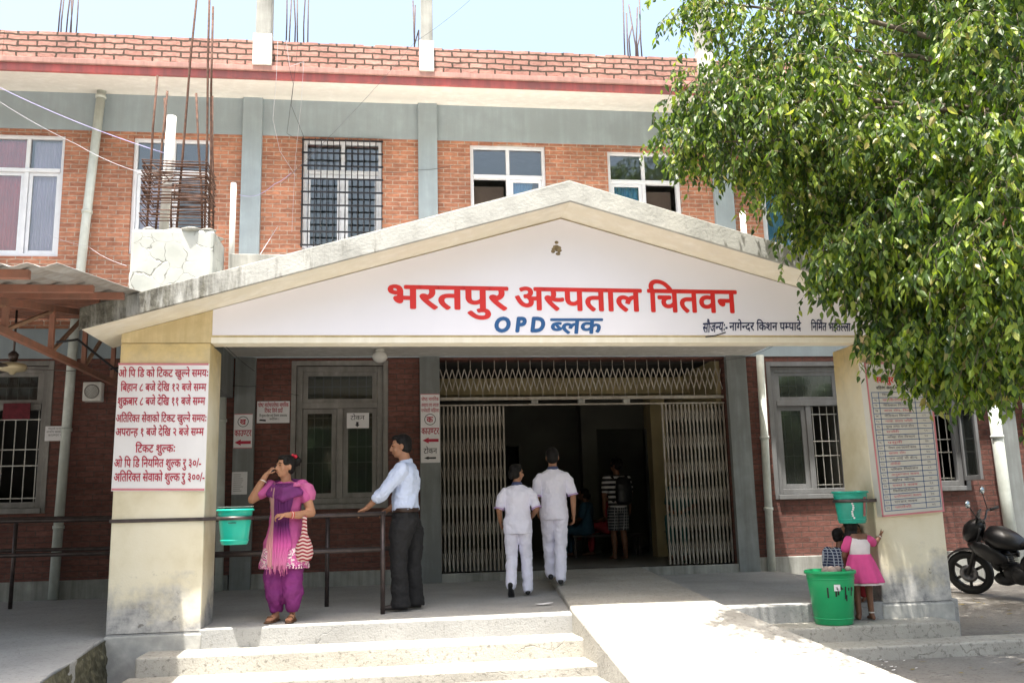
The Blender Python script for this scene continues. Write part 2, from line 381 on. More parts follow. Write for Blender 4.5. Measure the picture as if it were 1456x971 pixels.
for xa, xb, top, ln in ((.60, .86, 9.2, 0), (2.905, 3.115, 9.3, 0), (7.03, 7.30, 9.2, 0), (-6, -5.7, 9.2, 0)):
    b = MB(); b.box(xa, xb, YC-.06, YC+.2, 7.135, 7.60); b.build('roof_column', M['white'], BL, .01)
    b = MB(); b.box(xa+.03, xb-.015, YC-.045, YC+.19, 7.60, top); b.build('roof_column', M['oldconc'], BL, .012)
# starter bars sticking out of the roof
for px, wpx, nn, hz in ((94, 28, 6, 8.6), (422, 32, 6, 8.7), (592, 8, 3, 8.4), (900, 24, 7, 8.7), (1240, 24, 6, 8.6)):
    for i in range(nn):
        p = at(px-wpx/2+wpx*i/(nn-1)+random.uniform(-2, 2), 60, 3.75 + .2*(i % 2))
        MB().tube([(p.x, p.y, 7.3), (p.x+random.uniform(-.02, .02), p.y, 8), (p.x+random.uniform(-.06, .06), p.y, hz+random.uniform(-.7, .5) if i % 3 else hz)], .011, 6).build('starter_bar', M['rebar'], BL)
for px in (158, 176, 200, 1080): 
    p = at(px, 55, 3.7); MB().tube([(p.x, p.y, 7.3), (p.x+.01, p.y, 7.66)], .008, 5).build('starter_bar', M['rebar'], BL)
# shell behind the walls so that no daylight leaks in
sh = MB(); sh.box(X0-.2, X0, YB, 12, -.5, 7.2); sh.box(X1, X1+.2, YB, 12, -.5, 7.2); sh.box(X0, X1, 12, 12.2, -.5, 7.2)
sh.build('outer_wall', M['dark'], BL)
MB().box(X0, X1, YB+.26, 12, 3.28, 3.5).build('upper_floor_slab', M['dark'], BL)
# hall behind the gate
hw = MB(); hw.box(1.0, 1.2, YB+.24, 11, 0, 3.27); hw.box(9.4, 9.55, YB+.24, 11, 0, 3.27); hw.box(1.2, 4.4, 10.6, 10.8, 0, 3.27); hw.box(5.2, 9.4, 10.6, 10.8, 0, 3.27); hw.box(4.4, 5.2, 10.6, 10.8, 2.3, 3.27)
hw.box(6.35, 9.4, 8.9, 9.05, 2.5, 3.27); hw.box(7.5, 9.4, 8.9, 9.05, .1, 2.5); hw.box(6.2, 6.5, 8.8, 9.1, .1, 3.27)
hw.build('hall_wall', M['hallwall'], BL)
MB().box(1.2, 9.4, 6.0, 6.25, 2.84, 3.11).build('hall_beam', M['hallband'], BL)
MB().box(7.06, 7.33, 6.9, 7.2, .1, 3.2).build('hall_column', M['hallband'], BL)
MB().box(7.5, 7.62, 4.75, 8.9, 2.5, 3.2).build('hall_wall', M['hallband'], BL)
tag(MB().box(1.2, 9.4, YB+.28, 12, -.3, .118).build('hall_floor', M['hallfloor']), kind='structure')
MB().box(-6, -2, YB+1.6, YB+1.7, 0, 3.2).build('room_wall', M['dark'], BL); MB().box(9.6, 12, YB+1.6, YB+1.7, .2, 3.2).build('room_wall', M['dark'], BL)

def window(x0, x1, z0, z1, kind):
    """frame with transom row over casements, panes, bars and curtain"""
    yf = YB+.05; fr = MB(); w = .055
    mt = {'old': M['oldframe'], 'blue': M['bluframe'], 'alu': M['alu']}[kind['m']]
    zt = z0+(z1-z0)*kind.get('t', .71); xm = (x0+x1)/2
    if kind['m'] != 'alu': w = .085
    fr.box(x0, x0+w, yf, yf+.09, z0, z1); fr.box(x1-w, x1, yf, yf+.09, z0, z1)
    fr.box(x0+w, x1-w, yf+.002, yf+.088, z0, z0+w); fr.box(x0+w, x1-w, yf+.002, yf+.088, z1-w, z1)
    fr.box(x0+w, x1-w, yf-.01, yf+.092, zt-w/2, zt+w/2)
    f = fr.build('window', mt, BL, .006)
    tb = MB()
    if kind['m'] == 'alu': tb.box(xm-w/2, xm+w/2, yf+.004, yf+.086, zt+w/2, z1-w)
    tb.box(xm-w/2, xm+w/2, yf+.004, yf+.086, z0+w, zt-w/2); tb.build('mullion', mt, f, .004)
    opened = kind.get('open', ''); s = .05 if kind['m'] == 'alu' else .07
    for i, (a, b) in enumerate(((x0+w, xm-w/2), (xm+w/2, x1-w))):
        a_, b_ = a+.003, b-.003
        if opened == 'LR'[i]: continue
        c = MB(); yy = yf+.03
        c.box(a_, a_+s, yy, yy+.035, z0+w+.003, zt-w/2-.003); c.box(b_-s, b_, yy, yy+.035, z0+w+.003, zt-w/2-.003)
        c.box(a_+s, b_-s, yy+.001, yy+.034, z0+w+.003, z0+w+s); c.box(a_+s, b_-s, yy+.001, yy+.034, zt-w/2-s, zt-w/2-.003)
        sa = c.build('sash', mt, f, .003)
        MB().box(a_+s, b_-s, yy+.014, yy+.02, z0+w+s, zt-w/2-s).build('pane', M[kind.get('g', 'glass')], f)
    if kind['m'] == 'alu':
        for a, b in ((x0+w, xm-w/2), (xm+w/2, x1-w)):
            MB().box(a, b, yf+.04, yf+.046, zt+w/2, z1-w).build('pane', M['glass'], f)
    else:
        c = MB(); a, b = x0+w+.003, x1-w-.003
        c.box(a, a+s, yf+.02, yf+.06, zt+w/2, z1-w); c.box(b-s, b, yf+.02, yf+.06, zt+w/2, z1-w); c.box(a+s, b-s, yf+.021, yf+.059, zt+w/2, zt+w/2+s*.8); c.box(a+s, b-s, yf+.021, yf+.059, z1-w-s*.8, z1-w)
        c.build('sash', mt, f, .003)
        MB().box(a+s, b-s, yf+.036, yf+.042, zt+w/2+s*.8, z1-w-s*.8).build('pane', M[kind.get('g', 'glass')], f)
        ou = MB(); e = .07
        ou.box(x0-e, x0, YB-.012, YB+.06, z0-e, z1+e); ou.box(x1, x1+e, YB-.012, YB+.06, z0-e, z1+e); ou.box(x0, x1, YB-.014, YB+.06, z1, z1+e); ou.box(x0-.02, x1+.02, YB-.05, YB+.06, z0-e, z0)
        ou.build('surround', mt, f, .006)
    if kind.get('bars'):
        gr = MB(); yy = yf+.11 if kind['m'] != 'alu' else YB-.06
        mg = kind['bars']
        if kind['m'] == 'alu':
            for i in range(9): z = z0+.06+(z1-z0-.1)*i/8; gr.bar((x0-.02, yy, z), (x1+.02, yy, z), .022)
            for i in range(14): x = x0+(x1-x0)*i/13; gr.tube([(x, yy-.012, z0+.02), (x, yy-.012, z1-.02)], .007 if i else .012, 6)
        else:
            zz = [z0+(zt-z0)*q for q in (.1, .42, .58, .88)]+[zt+(z1-zt)*.5]
            for z in zz: gr.bar((x0+w, yy, z), (x1-w, yy, z), .022, .014)
            for i in range(1, 10): x = x0+(x1-x0)*i/10; gr.bar((x, yy+.014, z0+w), (x, yy+.014, z1-w), .011)
        gr.build('grille', mg, f)
    for cu in [q for q in (kind.get('cur'), kind.get('cur2')) if q]:
        col, a, b, za, zb = cu
        v = []; k = 60
        for j in range(5):
            for i in range(k+1):
                x = a+(b-a)*i/k; pinch = 1-.25*math.sin(math.pi*j/4)*(kind.get('tie', 0)); xx = a+(x-a)*pinch
                v.append((xx, yf+.115+.022*math.sin(i*1.15+.5*math.sin(j))+.008*math.sin(i*2.7), zb+(za-zb)*j/4))
        me = MB().add(v, [(j*(k+1)+i, j*(k+1)+i+1, (j+1)*(k+1)+i+1, (j+1)*(k+1)+i) for j in range(4) for i in range(k)], True)
        me.build('curtain', col, f)
    return f
M['curblue'] = plain('blue_curtain', (.16, .48, .80), .85, 0, .15, 5, .1)
M['curpink'] = plain('dusty_pink_curtain', (.78, .20, .22), .85, 0, .12, 3, .1)
M['curlil'] = plain('pale_lilac_blind', (.72, .63, .78), .8, 0, .1, 3, .1)
M['board'] = plain('brown_shutter_board', (.13, .10, .085), .7, 0, .15, 4, .1)
window(*UP[0], dict(m='alu', cur=(M['curpink'], -3.18, -2.74, 4.7, 6.45), cur2=(M['curlil'], -2.66, -2.25, 4.72, 6.44)))
window(*UP[1], dict(m='alu', cur=(M['curlil'], -1.2, -.7, 4.75, 6.0)))
window(*UP[2], dict(m='alu', bars=M['grille']))
window(*UP[3], dict(m='alu', open='L', cur=(M['curblue'], 4.33, 4.72, 4.82, 6.05), tie=1))
window(*UP[4], dict(m='alu', open='R', cur=(M['curblue'], 5.95, 6.42, 4.82, 6.05)))
window(*UP[5], dict(m='alu', cur=(M['curblue'], 8.4, 8.9, 4.75, 6.0)))
window(*UP[6], dict(m='alu')); window(*UP[7], dict(m='alu'))
window(*LO[0], dict(m='old', bars=M['wgrille'], open='R', g='glassdark'))
window(*LO[1], dict(m='old', bars=M['wgrille'], g='glassdark'))
window(*LO[3], dict(m='blue', bars=M['wgrille'], open='R', g='glassdark'))
window(*LO[4], dict(m='blue', bars=M['wgrille'], open='R', g='glassdark'))
def leaf(xh, z0, z1, ang, w, m):
    """window leaf swung open outwards on its right hinge"""
    d = Vector((math.cos(ang), -math.sin(ang), 0)); p = Vector((xh, YB-.02, 0)); b = MB(); t = .07
    P = lambda u, z: p+d*u+Vector((0, 0, z))
    b.bar(P(t/2, z0), P(t/2, z1), .04, t, (d.x, d.y, 0)); b.bar(P(w-t/2, z0), P(w-t/2, z1), .04, t, (d.x, d.y, 0))
    for z in (z0+t/2, z1-t/2): b.bar(P(t, z), P(w-t, z), .038, t)
    o = b.build('open_sash', m, BL, .003); g2 = MB(); g2.bar(P(t, (z0+z1)/2), P(w-t, (z0+z1)/2), .006, z1-z0-2*t); g2.build('pane', M['glassdark'], o)
leaf(9.46, 1.18, 2.43, rad(68), .52, M['bluframe'])
leaf(11.30, 1.25, 2.4, rad(100), .56, M['bluframe'])
MB().box(3.73, 4.28, YB+.5, YB+.53, 4.8, 6.03).build('shutter', M['board'], BL)
MB().box(6.46, 7.02, YB+.5, YB+.53, 4.8, 6.0).build('shutter', M['board'], BL)

# ------------------------------------------------------------------ gabled entrance porch
M['plinthc'] = weathered('pale_plinth_cement', (.50, .49, .45), (.27, .27, .26), .5, 1.5, .9, streak=False)
PO = thing('entrance_porch', 'cream entrance porch with gabled concrete canopy and two square pillars', 'porch', (4.2, 0, 0))
def zf(x, o=0): return 3.895+o-.2857*abs(x-4.22)                    # underside of the gable slab
for a, b_, n_ in ((0, .81, 'l'), (7.32, 8.06, 'r')):
    top = min(zf(a), zf(b_))-.004
    p = MB(); zz = [-.03+(2.62+.03)*i/8 for i in range(9)]
    p.prism([(a, -.03), (b_, -.03), (b_, 2.60), (a, 2.60)], 0.0, .58)
    M['pill_'+n_] = None
    p.build('pillar', None, PO, .012)
    MB().box(a-.012, b_+.012, -.012, .6, -.55, -.032).build('pillar_plinth', M['plinthc'], PO, .015)
# painted plaster with damp at the foot
def damp(name, x0):
    t = NT(name); x = t.xyz(); base = t.ramp(t.noise(1.3, detail=8, rough=.6), [(.33, (.60, .53, .36)), (.5, (.73, .67, .51)), (.7, (.79, .74, .60))])
    grey = t.ramp(t.noise(7, detail=8, rough=.7), [(.3, (.16, .16, .17)), (.5, (.42, .41, .39)), (.7, (.60, .58, .54))])
    h = t.math('ADD', x[2], t.math('MULTIPLY', t.math('SUBTRACT', t.noise(2.2, detail=8, rough=.65), .5), 1.5))
    f = t.ramp(h, [(.12, (1, 1, 1)), (.42, (0, 0, 0))])
    c = t.mix(f, base, grey)
    dk = t.ramp(t.noise(5.5, detail=9, rough=.75), [(.60, (0, 0, 0)), (.66, (1, 1, 1))])
    hh = t.ramp(h, [(.2, (1, 1, 1)), (.75, (0, 0, 0))])
    c = t.mix(t.math('MULTIPLY', t.math('MULTIPLY', dk, hh), .75), c, (.13, .115, .10))
    yl = t.ramp(t.math('ADD', x[2], t.math('MULTIPLY', t.noise(3, detail=6), .5)), [(2.2, (0, 0, 0)), (2.75, (1, 1, 1))]) if False else t.ramp(t.math('MULTIPLY', t.math('SUBTRACT', t.math('ADD', x[2], t.math('MULTIPLY', t.noise(3, detail=6), .5)), 1.9), .8), [(.2, (0, 0, 0)), (.7, (1, 1, 1))])
    c = t.mix(t.math('MULTIPLY', yl, .75), c, t.ramp(t.noise(4, detail=8, rough=.7), [(.35, (.36, .26, .10)), (.6, (.62, .45, .16))]))
    t.bump(t.math('ADD', t.noise(4, detail=8), t.math('MULTIPLY', t.noise(60, detail=3), .25)), .35, .012)
    return t.fin(c, .8, 0, .25)
M['damp'] = damp('damp_cream_plaster', 0)
for o in PO.children:
    if o.name.startswith('pillar') and not o.name.startswith('pillar_p'): o.data.materials.append(M['damp'])
gw = MB(); gw.prism([(0, 2.603), (8.06, 2.603), (8.06, zf(8.06)-.002), (4.22, zf(4.22)-.002), (0, zf(0)-.002)], .004, .22); gw.build('gable_wall', M['creamwall'], PO, .006)
gs = MB(); gs.prism([(-.20, zf(-.2)), (4.22, zf(4.22)), (8.64, zf(8.64)), (8.64, zf(8.64, .17)), (4.22, zf(4.22, .185)), (-.20, zf(-.2, .17))], -.50, .45)
gs.build('gable_soffit', M['cream'], PO, .004)
fa = MB(); fa.prism([(-.21, zf(-.21, -.006)), (4.22, zf(4.22, -.006)), (8.65, zf(8.65, -.006)), (8.65, zf(8.65, .19)), (4.22, zf(4.22, .2)), (-.21, zf(-.21, .19))], -.535, -.498)
def fascia():
    t = NT('mouldy_fascia_concrete'); x = t.xyz()
    base = t.ramp(t.noise(3, detail=7), [(.3, (.26, .26, .24)), (.5, (.37, .37, .345)), (.7, (.44, .435, .40))])
    st = t.noise(1, t.sc((11, 9, 1.6)), detail=6, rough=.7)
    dist = t.math('SUBTRACT', 2.1, x[0])
    lim = t.math('ADD', st, t.math('MULTIPLY', t.math('MAXIMUM', dist, 0), .17))
    lim = t.math('ADD', lim, t.math('MULTIPLY', t.math('SUBTRACT', t.noise(1.1, detail=6), .5), .5))
    f = t.ramp(lim, [(.60, (0, 0, 0)), (.86, (1, 1, 1))])
    dk = t.ramp(t.noise(14, detail=8, rough=.75), [(.35, (.045, .042, .035)), (.6, (.15, .145, .12)), (.75, (.34, .33, .28))])
    t.bump(t.noise(30, detail=8), .5, .01)
    return t.fin(t.mix(f, base, dk), .92, 0, .2)
M['fascia'] = fascia(); fa.build('fascia', M['fascia'], PO, .006)
rt = MB(); rt.prism([(-.21, zf(-.21, .176)), (4.22, zf(4.22, .19)), (8.65, zf(8.65, .176)), (8.65, zf(8.65, .2)), (4.22, zf(4.22, .22)), (-.21, zf(-.21, .2))], -.496, .46); rt.build('gable_roof', M['oldconc'], PO)
# mould under the left eave
MB().box(-.02, 7.92, .221, YB-.08, 3.205, 3.34).build('ceiling_slab', M['ceil'], PO, .006)
MB().box(-.02, .298, .6, YB-.08, 2.62, 3.202).build('side_beam', M['greylow'], PO, .006)
MB().box(.815, 7.315, -.006, .21, 2.60, 2.655).build('beam_strip', M['cream'], PO, .004)
MB().box(.86, 1.6, .5, .9, 3.345, 3.62).build('roof_kerb', M['oldconc'], PO, .01)
# tiled stub of the unfinished upper column
t = NT('broken_white_tile'); vo = t.n('TexVoronoi', feature='DISTANCE_TO_EDGE'); vo.inputs['Scale'].default_value = 5.5
v2 = t.n('MixRGB') if False else None
wv = t.n('VectorMath', operation='ADD'); nz = t.n('TexNoise'); nz.inputs['Scale'].default_value = 7; t.l(t.coord(), nz.inputs['Vector'])
sc_ = t.n('VectorMath', operation='SCALE'); sc_.inputs['Scale'].default_value = .13; t.l(nz.outputs['Color'], sc_.inputs[0]); t.l(t.coord(), wv.inputs[0]); t.l(sc_.outputs[0], wv.inputs[1]); t.l(wv.outputs[0], vo.inputs['Vector'])
gap = t.ramp(vo.outputs['Distance'], [(.003, (0, 0, 0)), (.013, (1, 1, 1))])
wide = t.ramp(t.noise(3.2, detail=6), [(.53, (0, 0, 0)), (.56, (1, 1, 1))])
g2 = t.ramp(vo.outputs['Distance'], [(.012, (0, 0, 0)), (.05, (1, 1, 1))]); gap = t.mix(t.math('MULTIPLY', wide, .8), gap, g2); gap = t.mix(t.ramp(t.noise(5, detail=3), [(.46, (0, 0, 0)), (.56, (1, 1, 1))]), gap, (1, 1, 1)); gap = t.mix(.25, gap, (1, 1, 1))
c = t.mix(gap, t.ramp(t.noise(20, detail=5), [(.35, (.11, .105, .09)), (.65, (.25, .24, .21))]), t.ramp(t.noise(5), [(.3, (.32, .335, .31)), (.7, (.42, .43, .40))])); t.bump(gap, .7, .012); M['tile'] = t.fin(c, .55, 0, .35)
sb = MB(); pts = []
sb.box(.025, .80, .05, .62, 2.95, 3.73); s_ = sb.build('column_stub', M['tile'], PO, .03)
t_ = MB()
for i in range(14): t_.ball((random.uniform(.05, .78), random.uniform(.06, .5), 3.735), (random.uniform(.05, .12), .08, random.uniform(.015, .035)), 7, 5)
t_.build('broken_top', M['oldconc'], PO)
# ------------------------------------------------------------------ lettering
VIR = '\u094d'; MATRA = set('ािीुूृेैोौंःँॅ'); CONS = set(chr(c) for c in range(0x915, 0x93a))
GL = {}
def load_glyphs(chars, bold):
    tmp = []; 
    for ch in chars:
        if (ch, bold) in GL: continue
        for kind, body in ((0, ch), (1, 'न'+ch+'न')):
            c = bpy.data.curves.new('glyph', 'FONT'); c.body = body; c.size = 1; c.resolution_u = 4
            o = bpy.data.objects.new('glyph', c); COL.objects.link(o); tmp.append((ch, kind, o))
    bpy.context.view_layer.update(); dg = bpy.context.evaluated_depsgraph_get(); res = {}
    for ch, kind, o in tmp:
        me = bpy.data.meshes.new_from_object(o.evaluated_get(dg))
        vs = [(v.co.x, v.co.y) for v in me.vertices]; fs = [tuple(p.vertices) for p in me.polygons]
        res[(ch, kind)] = (vs, fs); bpy.data.meshes.remove(me)
    for ch, kind, o in tmp:
        c = o.data; bpy.data.objects.remove(o); bpy.data.curves.remove(c)
    for ch in {t[0] for t in tmp}:
        w = max(x for x, y in res[(ch, 1)][0]) - min(x for x, y in res[(ch, 1)][0])
        GL[(ch, bold)] = [res[(ch, 0)][0], res[(ch, 0)][1], w]
    n = GL.get(('nn', bold))
    if n is None:
        c = bpy.data.curves.new('glyph', 'FONT'); c.body = 'नन'; c.size = 1; o = bpy.data.objects.new('glyph', c); COL.objects.link(o)
        bpy.context.view_layer.update(); me = bpy.data.meshes.new_from_object(o.evaluated_get(bpy.context.evaluated_depsgraph_get()))
        xs = [v.co.x for v in me.vertices]; GL[('nn', bold)] = max(xs)-min(xs); bpy.data.meshes.remove(me); bpy.data.objects.remove(o); bpy.data.curves.remove(c)
    for ch in {t[0] for t in tmp}: GL[(ch, bold)][2] -= GL[('nn', bold)]
def clip_x(vs, fs, x):
    b = bmesh.new(); bv = [b.verts.new((p[0], p[1], 0)) for p in vs]
    for f in fs:
        try: b.faces.new([bv[i] for i in f])
        except ValueError: pass
    bmesh.ops.bisect_plane(b, geom=b.verts[:]+b.edges[:]+b.faces[:], plane_co=(x, 0, 0), plane_no=(1, 0, 0), clear_outer=True)
    b.verts.index_update(); r = ([(v.co.x, v.co.y) for v in b.verts], [tuple(v.index for v in f.verts) for f in b.faces]); b.free(); return r
def stroke(pts, w):
    v = []; f = []
    for i, p in enumerate(pts):
        a = Vector(pts[max(i-1, 0)]); c = Vector(pts[min(i+1, len(pts)-1)]); d = (c-a).normalized(); n = Vector((-d.y, d.x))*w/2
        v += [(p[0]+n.x, p[1]+n.y), (p[0]-n.x, p[1]-n.y)]
    for i in range(len(pts)-1): f.append((2*i, 2*i+1, 2*i+3, 2*i+2))
    return v, f
def layout(s, wide):
    bold = 0
    """shape a line: reorders the short i, makes half forms, stacks marks; returns verts, faces, width"""
    load_glyphs(sorted(set(s) | {'न', 'ा'}), bold)
    nv = GL[('न', bold)][0]; head = max(y for x, y in nv); stem = .085
    V, Fc = [], []; pen = 0.
    def put(g, x):
        o = len(V); V.extend((a+x, b) for a, b in g[0]); Fc.extend(tuple(i+o for i in f) for f in g[1])
    i = 0; s = list(s)
    while i < len(s):
        ch = s[i]
        if ch in CONS:
            cl = [ch]; j = i+1
            while j+1 < len(s) and s[j] == VIR and s[j+1] in CONS: cl.append(s[j+1]); j += 2
            ms = []
            while j < len(s) and s[j] in MATRA: ms.append(s[j]); j += 1
            i = j; reph = False; rak = False
            if len(cl) > 1 and cl[0] == 'र': reph = True; cl = cl[1:]
            if len(cl) > 1 and cl[-1] == 'र': rak = True; cl = cl[:-1]
            if 'ि' in ms: g = GL[('ि', bold)]; put(g, pen); pen += g[2]
            for k, c in enumerate(cl):
                g = GL[(c, bold)]
                if k < len(cl)-1:
                    foot = max([x for x, y in g[0] if y < head*.15] or [g[2]])
                    cx = g[2]*.74 if c in 'कफ' else foot-stem if c not in 'दटडह' else g[2]
                    h = clip_x(g[0], g[1], cx); put(h, pen); pen += cx
                else:
                    x0 = pen; put(g, pen); pen += g[2]
                    low = [x for x, y in g[0] if y < head*.15]; sx = (max(low)-stem/2 if low and c not in 'कफ' else g[2]*.5)
            if rak: put(stroke([(x0+sx, head*.30), (x0+sx-.12, head*.12), (x0+sx-.22, -.02)], stem*.8), 0)
            for m in ms:
                if m == 'ि': continue
                g = GL[(m, bold)]; put(g, pen); pen += max(0, g[2])
            if reph: put(stroke([(pen-.30, head+.2), (pen-.2, head+.27), (pen-.11, head+.2), (pen-.09, head)], stem*.8), 0)
        else:
            g = GL[(ch, bold)]; put(g, pen); pen += max(0, g[2]); i += 1
    return V, Fc, head
def lettering(s, org, ex, ez, x0, x1, ztop, zbase, m, parent, bold=.02, slant=0, lift=.003, name='lettering'):
    """one line of writing lying on a board: headline at ztop, foot at zbase, between x0 and x1 (board coordinates)"""
    V, Fc, head = layout(s, bold)
    a = min(p[0] for p in V); b = max(p[0] for p in V); kx = (x1-x0)/(b-a); kz = (ztop-zbase)/head
    org, ex, ez = Vector(org), Vector(ex).normalized(), Vector(ez).normalized(); nrm = ex.cross(ez)
    b_ = MB(); k = 8 if bold >= .014 else 4 if bold > .004 else 1
    for i in range(k):                                              # thickened strokes, each layer a hair above the last
        dx, dz = (0, 0) if k == 1 else (math.cos(2*math.pi*i/k)*bold, math.sin(2*math.pi*i/k)*bold*.8)
        b_.add([org+ex*(x0+(p[0]+dx-a)*kx+slant*p[1]*kz)+ez*(zbase+(p[1]+dz)*kz)+nrm*(lift+i*.00025) for p in V], Fc)
    return b_.build(name, m, parent)
def flat(poly, m, parent, org, ex, ez, lift=.003, name='arrow'):
    org, ex, ez = Vector(org), Vector(ex).normalized(), Vector(ez).normalized(); nrm = ex.cross(ez)
    b = MB(); b.add([org+ex*x+ez*z+nrm*lift for x, z in poly], [tuple(range(len(poly)))]); return b.build(name, m, parent)
def ring2(cx, cz, r, w, n=28):
    v = [(cx+math.cos(2*math.pi*k/n)*q, cz+math.sin(2*math.pi*k/n)*q) for k in range(n) for q in (r, r-w)]
    return v, [(2*k, 2*k+1, (2*k+3) % (2*n), (2*k+2) % (2*n)) for k in range(n)]
XA, ZA = (1, 0, 0), (0, 0, 1)

M['darkred'] = plain('dark_red_cloth', (.11, .012, .02), .8, 0, .4, 14, .3)
M['txtnavy'] = plain('navy_letter_paint', (.012, .02, .075), .5, 0, .1, 4, 0)
# banner on the gable
def zb(x): return zf(x)-.006
bn = thing('gable_banner', 'wide white hospital name banner with big red letters filling the porch gable', 'banner', (4.2, -.01, 2.66))
b = MB(); x0, x1 = .825, 7.62
b.prism([(x0, 2.675), (x1, 2.675), (x1, zb(x1)), (4.30, zb(4.3)-.01), (4.22, zb(4.22)-.01), (x0, zb(x0))], -.012, .001); b.build('banner_sheet', M['bannerm'], bn)
O = (0, -.012, 0)
def P0(px, py, Y=-.012): p = at(px, py, Y); return p.x, p.z
a, c_ = P0(553, 407), P0(1046, 416); d_ = P0(553, 439); e_ = P0(1046, 444)
# follow the slight slope of the painted line
def line(s, pl, pr, ph, m, par, Y, **k):
    """pl, pr: headline ends, ph: foot under the left end (photo pixels)"""
    A = at(*pl, Y); B = at(*pr, Y); Ft = at(*ph, Y); ex = B-A; h = A.z-Ft.z
    return lettering(s, A, ex, Vector((0, 0, 1)), 0, ex.length, 0, -h, m, par, **k)
line('भरतपुर', (553, 406), (721, 409), (553, 438), M['txtred'], bn, -.012, bold=.028)
line('अस्पताल', (733, 409), (911, 412), (733, 440), M['txtred'], bn, -.012, bold=.028)
line('चितवन', (921, 412), (1046, 414), (921, 443), M['txtred'], bn, -.012, bold=.028)
M['txtblue2'] = M['txtblue']
line('O P D', (703, 453.5), (772, 453.5), (703, 471.5), M['txtblue'], bn, -.012, bold=.06, slant=.14)
line('ब्लक', (781, 453.5), (854, 453.5), (781, 474), M['txtblue'], bn, -.012, bold=.03, slant=.12)
line('सौजन्यः-', (998, 460), (1033, 458), (999, 473), M['txtnavy'], bn, -.012, bold=.022, slant=.12)
line('नागेन्दर किशन पम्पादे', (1036, 459), (1138, 459), (1036, 470), M['txtnavy'], bn, -.012, bold=.022, slant=.08)
line('निर्मित भईतल्ला', (1152, 459), (1208, 460), (1152, 470), M['txtnavy'], bn, -.012, bold=.022, slant=.08)
b = MB(); p0, p1, p2 = at(1003, 479, -.015), at(1018, 477, -.015), at(1032, 472.5, -.015); b.add(*(lambda v, f: ([(q[0], -.0152, q[1]) for q in v], f))(*stroke([(p0.x, p0.z), (p1.x, p1.z), (p2.x, p2.z)], .012))); b.build('underline', M['txtblack'], bn)
M['stain'] = plain('brown_stain', (.22, .17, .10), .9, 0, .4, 30, 0)
b = MB(); p = at(791, 354, -.0125)
for i in range(16): b.ball((p.x+random.gauss(0, .018), -.0125, p.z+random.gauss(0, .03)), (random.uniform(.01, .026), .002, random.uniform(.012, .03)), 8, 5)
b.build('mud_spot', M['stain'], bn)

# ticket sign on the left pillar
ts = thing('ticket_sign', 'tall white board of red ticket hours and fees on the left pillar', 'sign', (.4, -.01, 1.2))
q = [at(169, 516, -.01), at(297.5, 517, -.01), at(291, 698, -.01), at(158, 698, -.01)]
b = MB(); v = [p+Vector((0, o, 0)) for o in (0, .012) for p in q]; b.add(v, [(3,2,1,0), (4,5,6,7), (0,1,5,4), (1,2,6,5), (2,3,7,6), (3,0,4,7)]); b.build('board', M['paper'], ts, 0, True)
rows = [('ओ पि डि को टिकट खुल्ने समयः', 169, 296, 526, 536), ('बिहान ८ बजे देखि १२ बजे सम्म', 172, 293.5, 546, 556), ('शुक्रबार ८ बजे देखि ११ बजे सम्म', 168, 292, 565.5, 576),
        ('अतिरिक्त सेवाको टिकट खुल्ने समयः', 165.5, 293.5, 590, 600), ('अपरान्ह १ बजे देखि २ बजे सम्म', 165, 290, 609, 619.5), ('टिकट शुल्कः', 193, 249, 632.5, 643),
        ('ओ पि डि नियमित शुल्क रु ३०/-', 163, 286, 653, 664), ('अतिरिक्त सेवाको शुल्क रु ३००/-', 162.5, 291, 673, 684)]
for s, xa, xb, za, zb_ in rows: line(s, (xa, za), (xb, za-.3), (xa, zb_), M['txtmaroon'], ts, -.0105, bold=.018)
for ya in (517.5, 695.5):
    p, p2 = at(168 if ya < 600 else 158.6, ya, -.0125), at(296.5 if ya < 600 else 290.6, ya+.3, -.0125)
    MB().bar(p, p2, .004, .018).build('border', M['pinkline'], ts)

# department board on the right pillar
db = thing('department_board', 'leaning white department timetable with pink edge on the right pillar', 'sign', (7.6, -.04, 1.6))
YD = -.045
q = [at(1228, 515, YD-.03), at(1320.5, 516, YD-.03), at(1343, 727, YD), at(1254, 735, YD)]
b = MB(); v = [p+Vector((-.028 if o and i in (0, 3) else 0, o, 0)) for o in (0, .055) for i, p in enumerate(q)]; b.add(v, [(3,2,1,0), (4,5,6,7), (0,1,5,4), (1,2,6,5), (2,3,7,6), (3,0,4,7)]); M['boardp'] = plain('beige_board_print', (.56, .54, .49), .55, 0, .08, 3, 0); b.build('board', M['boardp'], db, 0, True)
O4 = q[3]; ex, ez = (q[2]-q[3]), (q[0]-q[3])
nrm = ex.cross(ez).normalized()
def BP(u, v): return q[3]*(1-u)*(1-v)+q[2]*u*(1-v)+q[1]*u*v+q[0]*(1-u)*v + nrm*.004
def bstrip(u0, v0, u1, v1, w, m, name):
    A, B = BP(u0, v0), BP(u1, v1); d = (B-A).normalized(); s = nrm.cross(d)*w/2
    b = MB(); b.add([A-s, B-s, B+s, A+s], [(0, 1, 2, 3)]); return b.build(name, m, db)
def btext(s, u0, u1, v, h, m, bold=.012):
    A, B = BP(u0, v), BP(u1, v); L = B-A
    return lettering(s, A, L, nrm.cross(L).normalized(), 0, L.length, 0, -h, m, db, bold=bold, lift=.0015)
for a in ((0.015, 0, .015, 1), (.985, 0, .985, 1), (0, .006, 1, .006), (0, .994, 1, .994)): bstrip(*a, .017, M['pinkline'], 'border')
btext('नेपाल सरकार', .36, .62, .955, .016, M['pinkline']); btext('स्वास्थ्य तथा जनसंख्या मन्त्रालय', .30, .74, .93, .018, M['pinkline'])
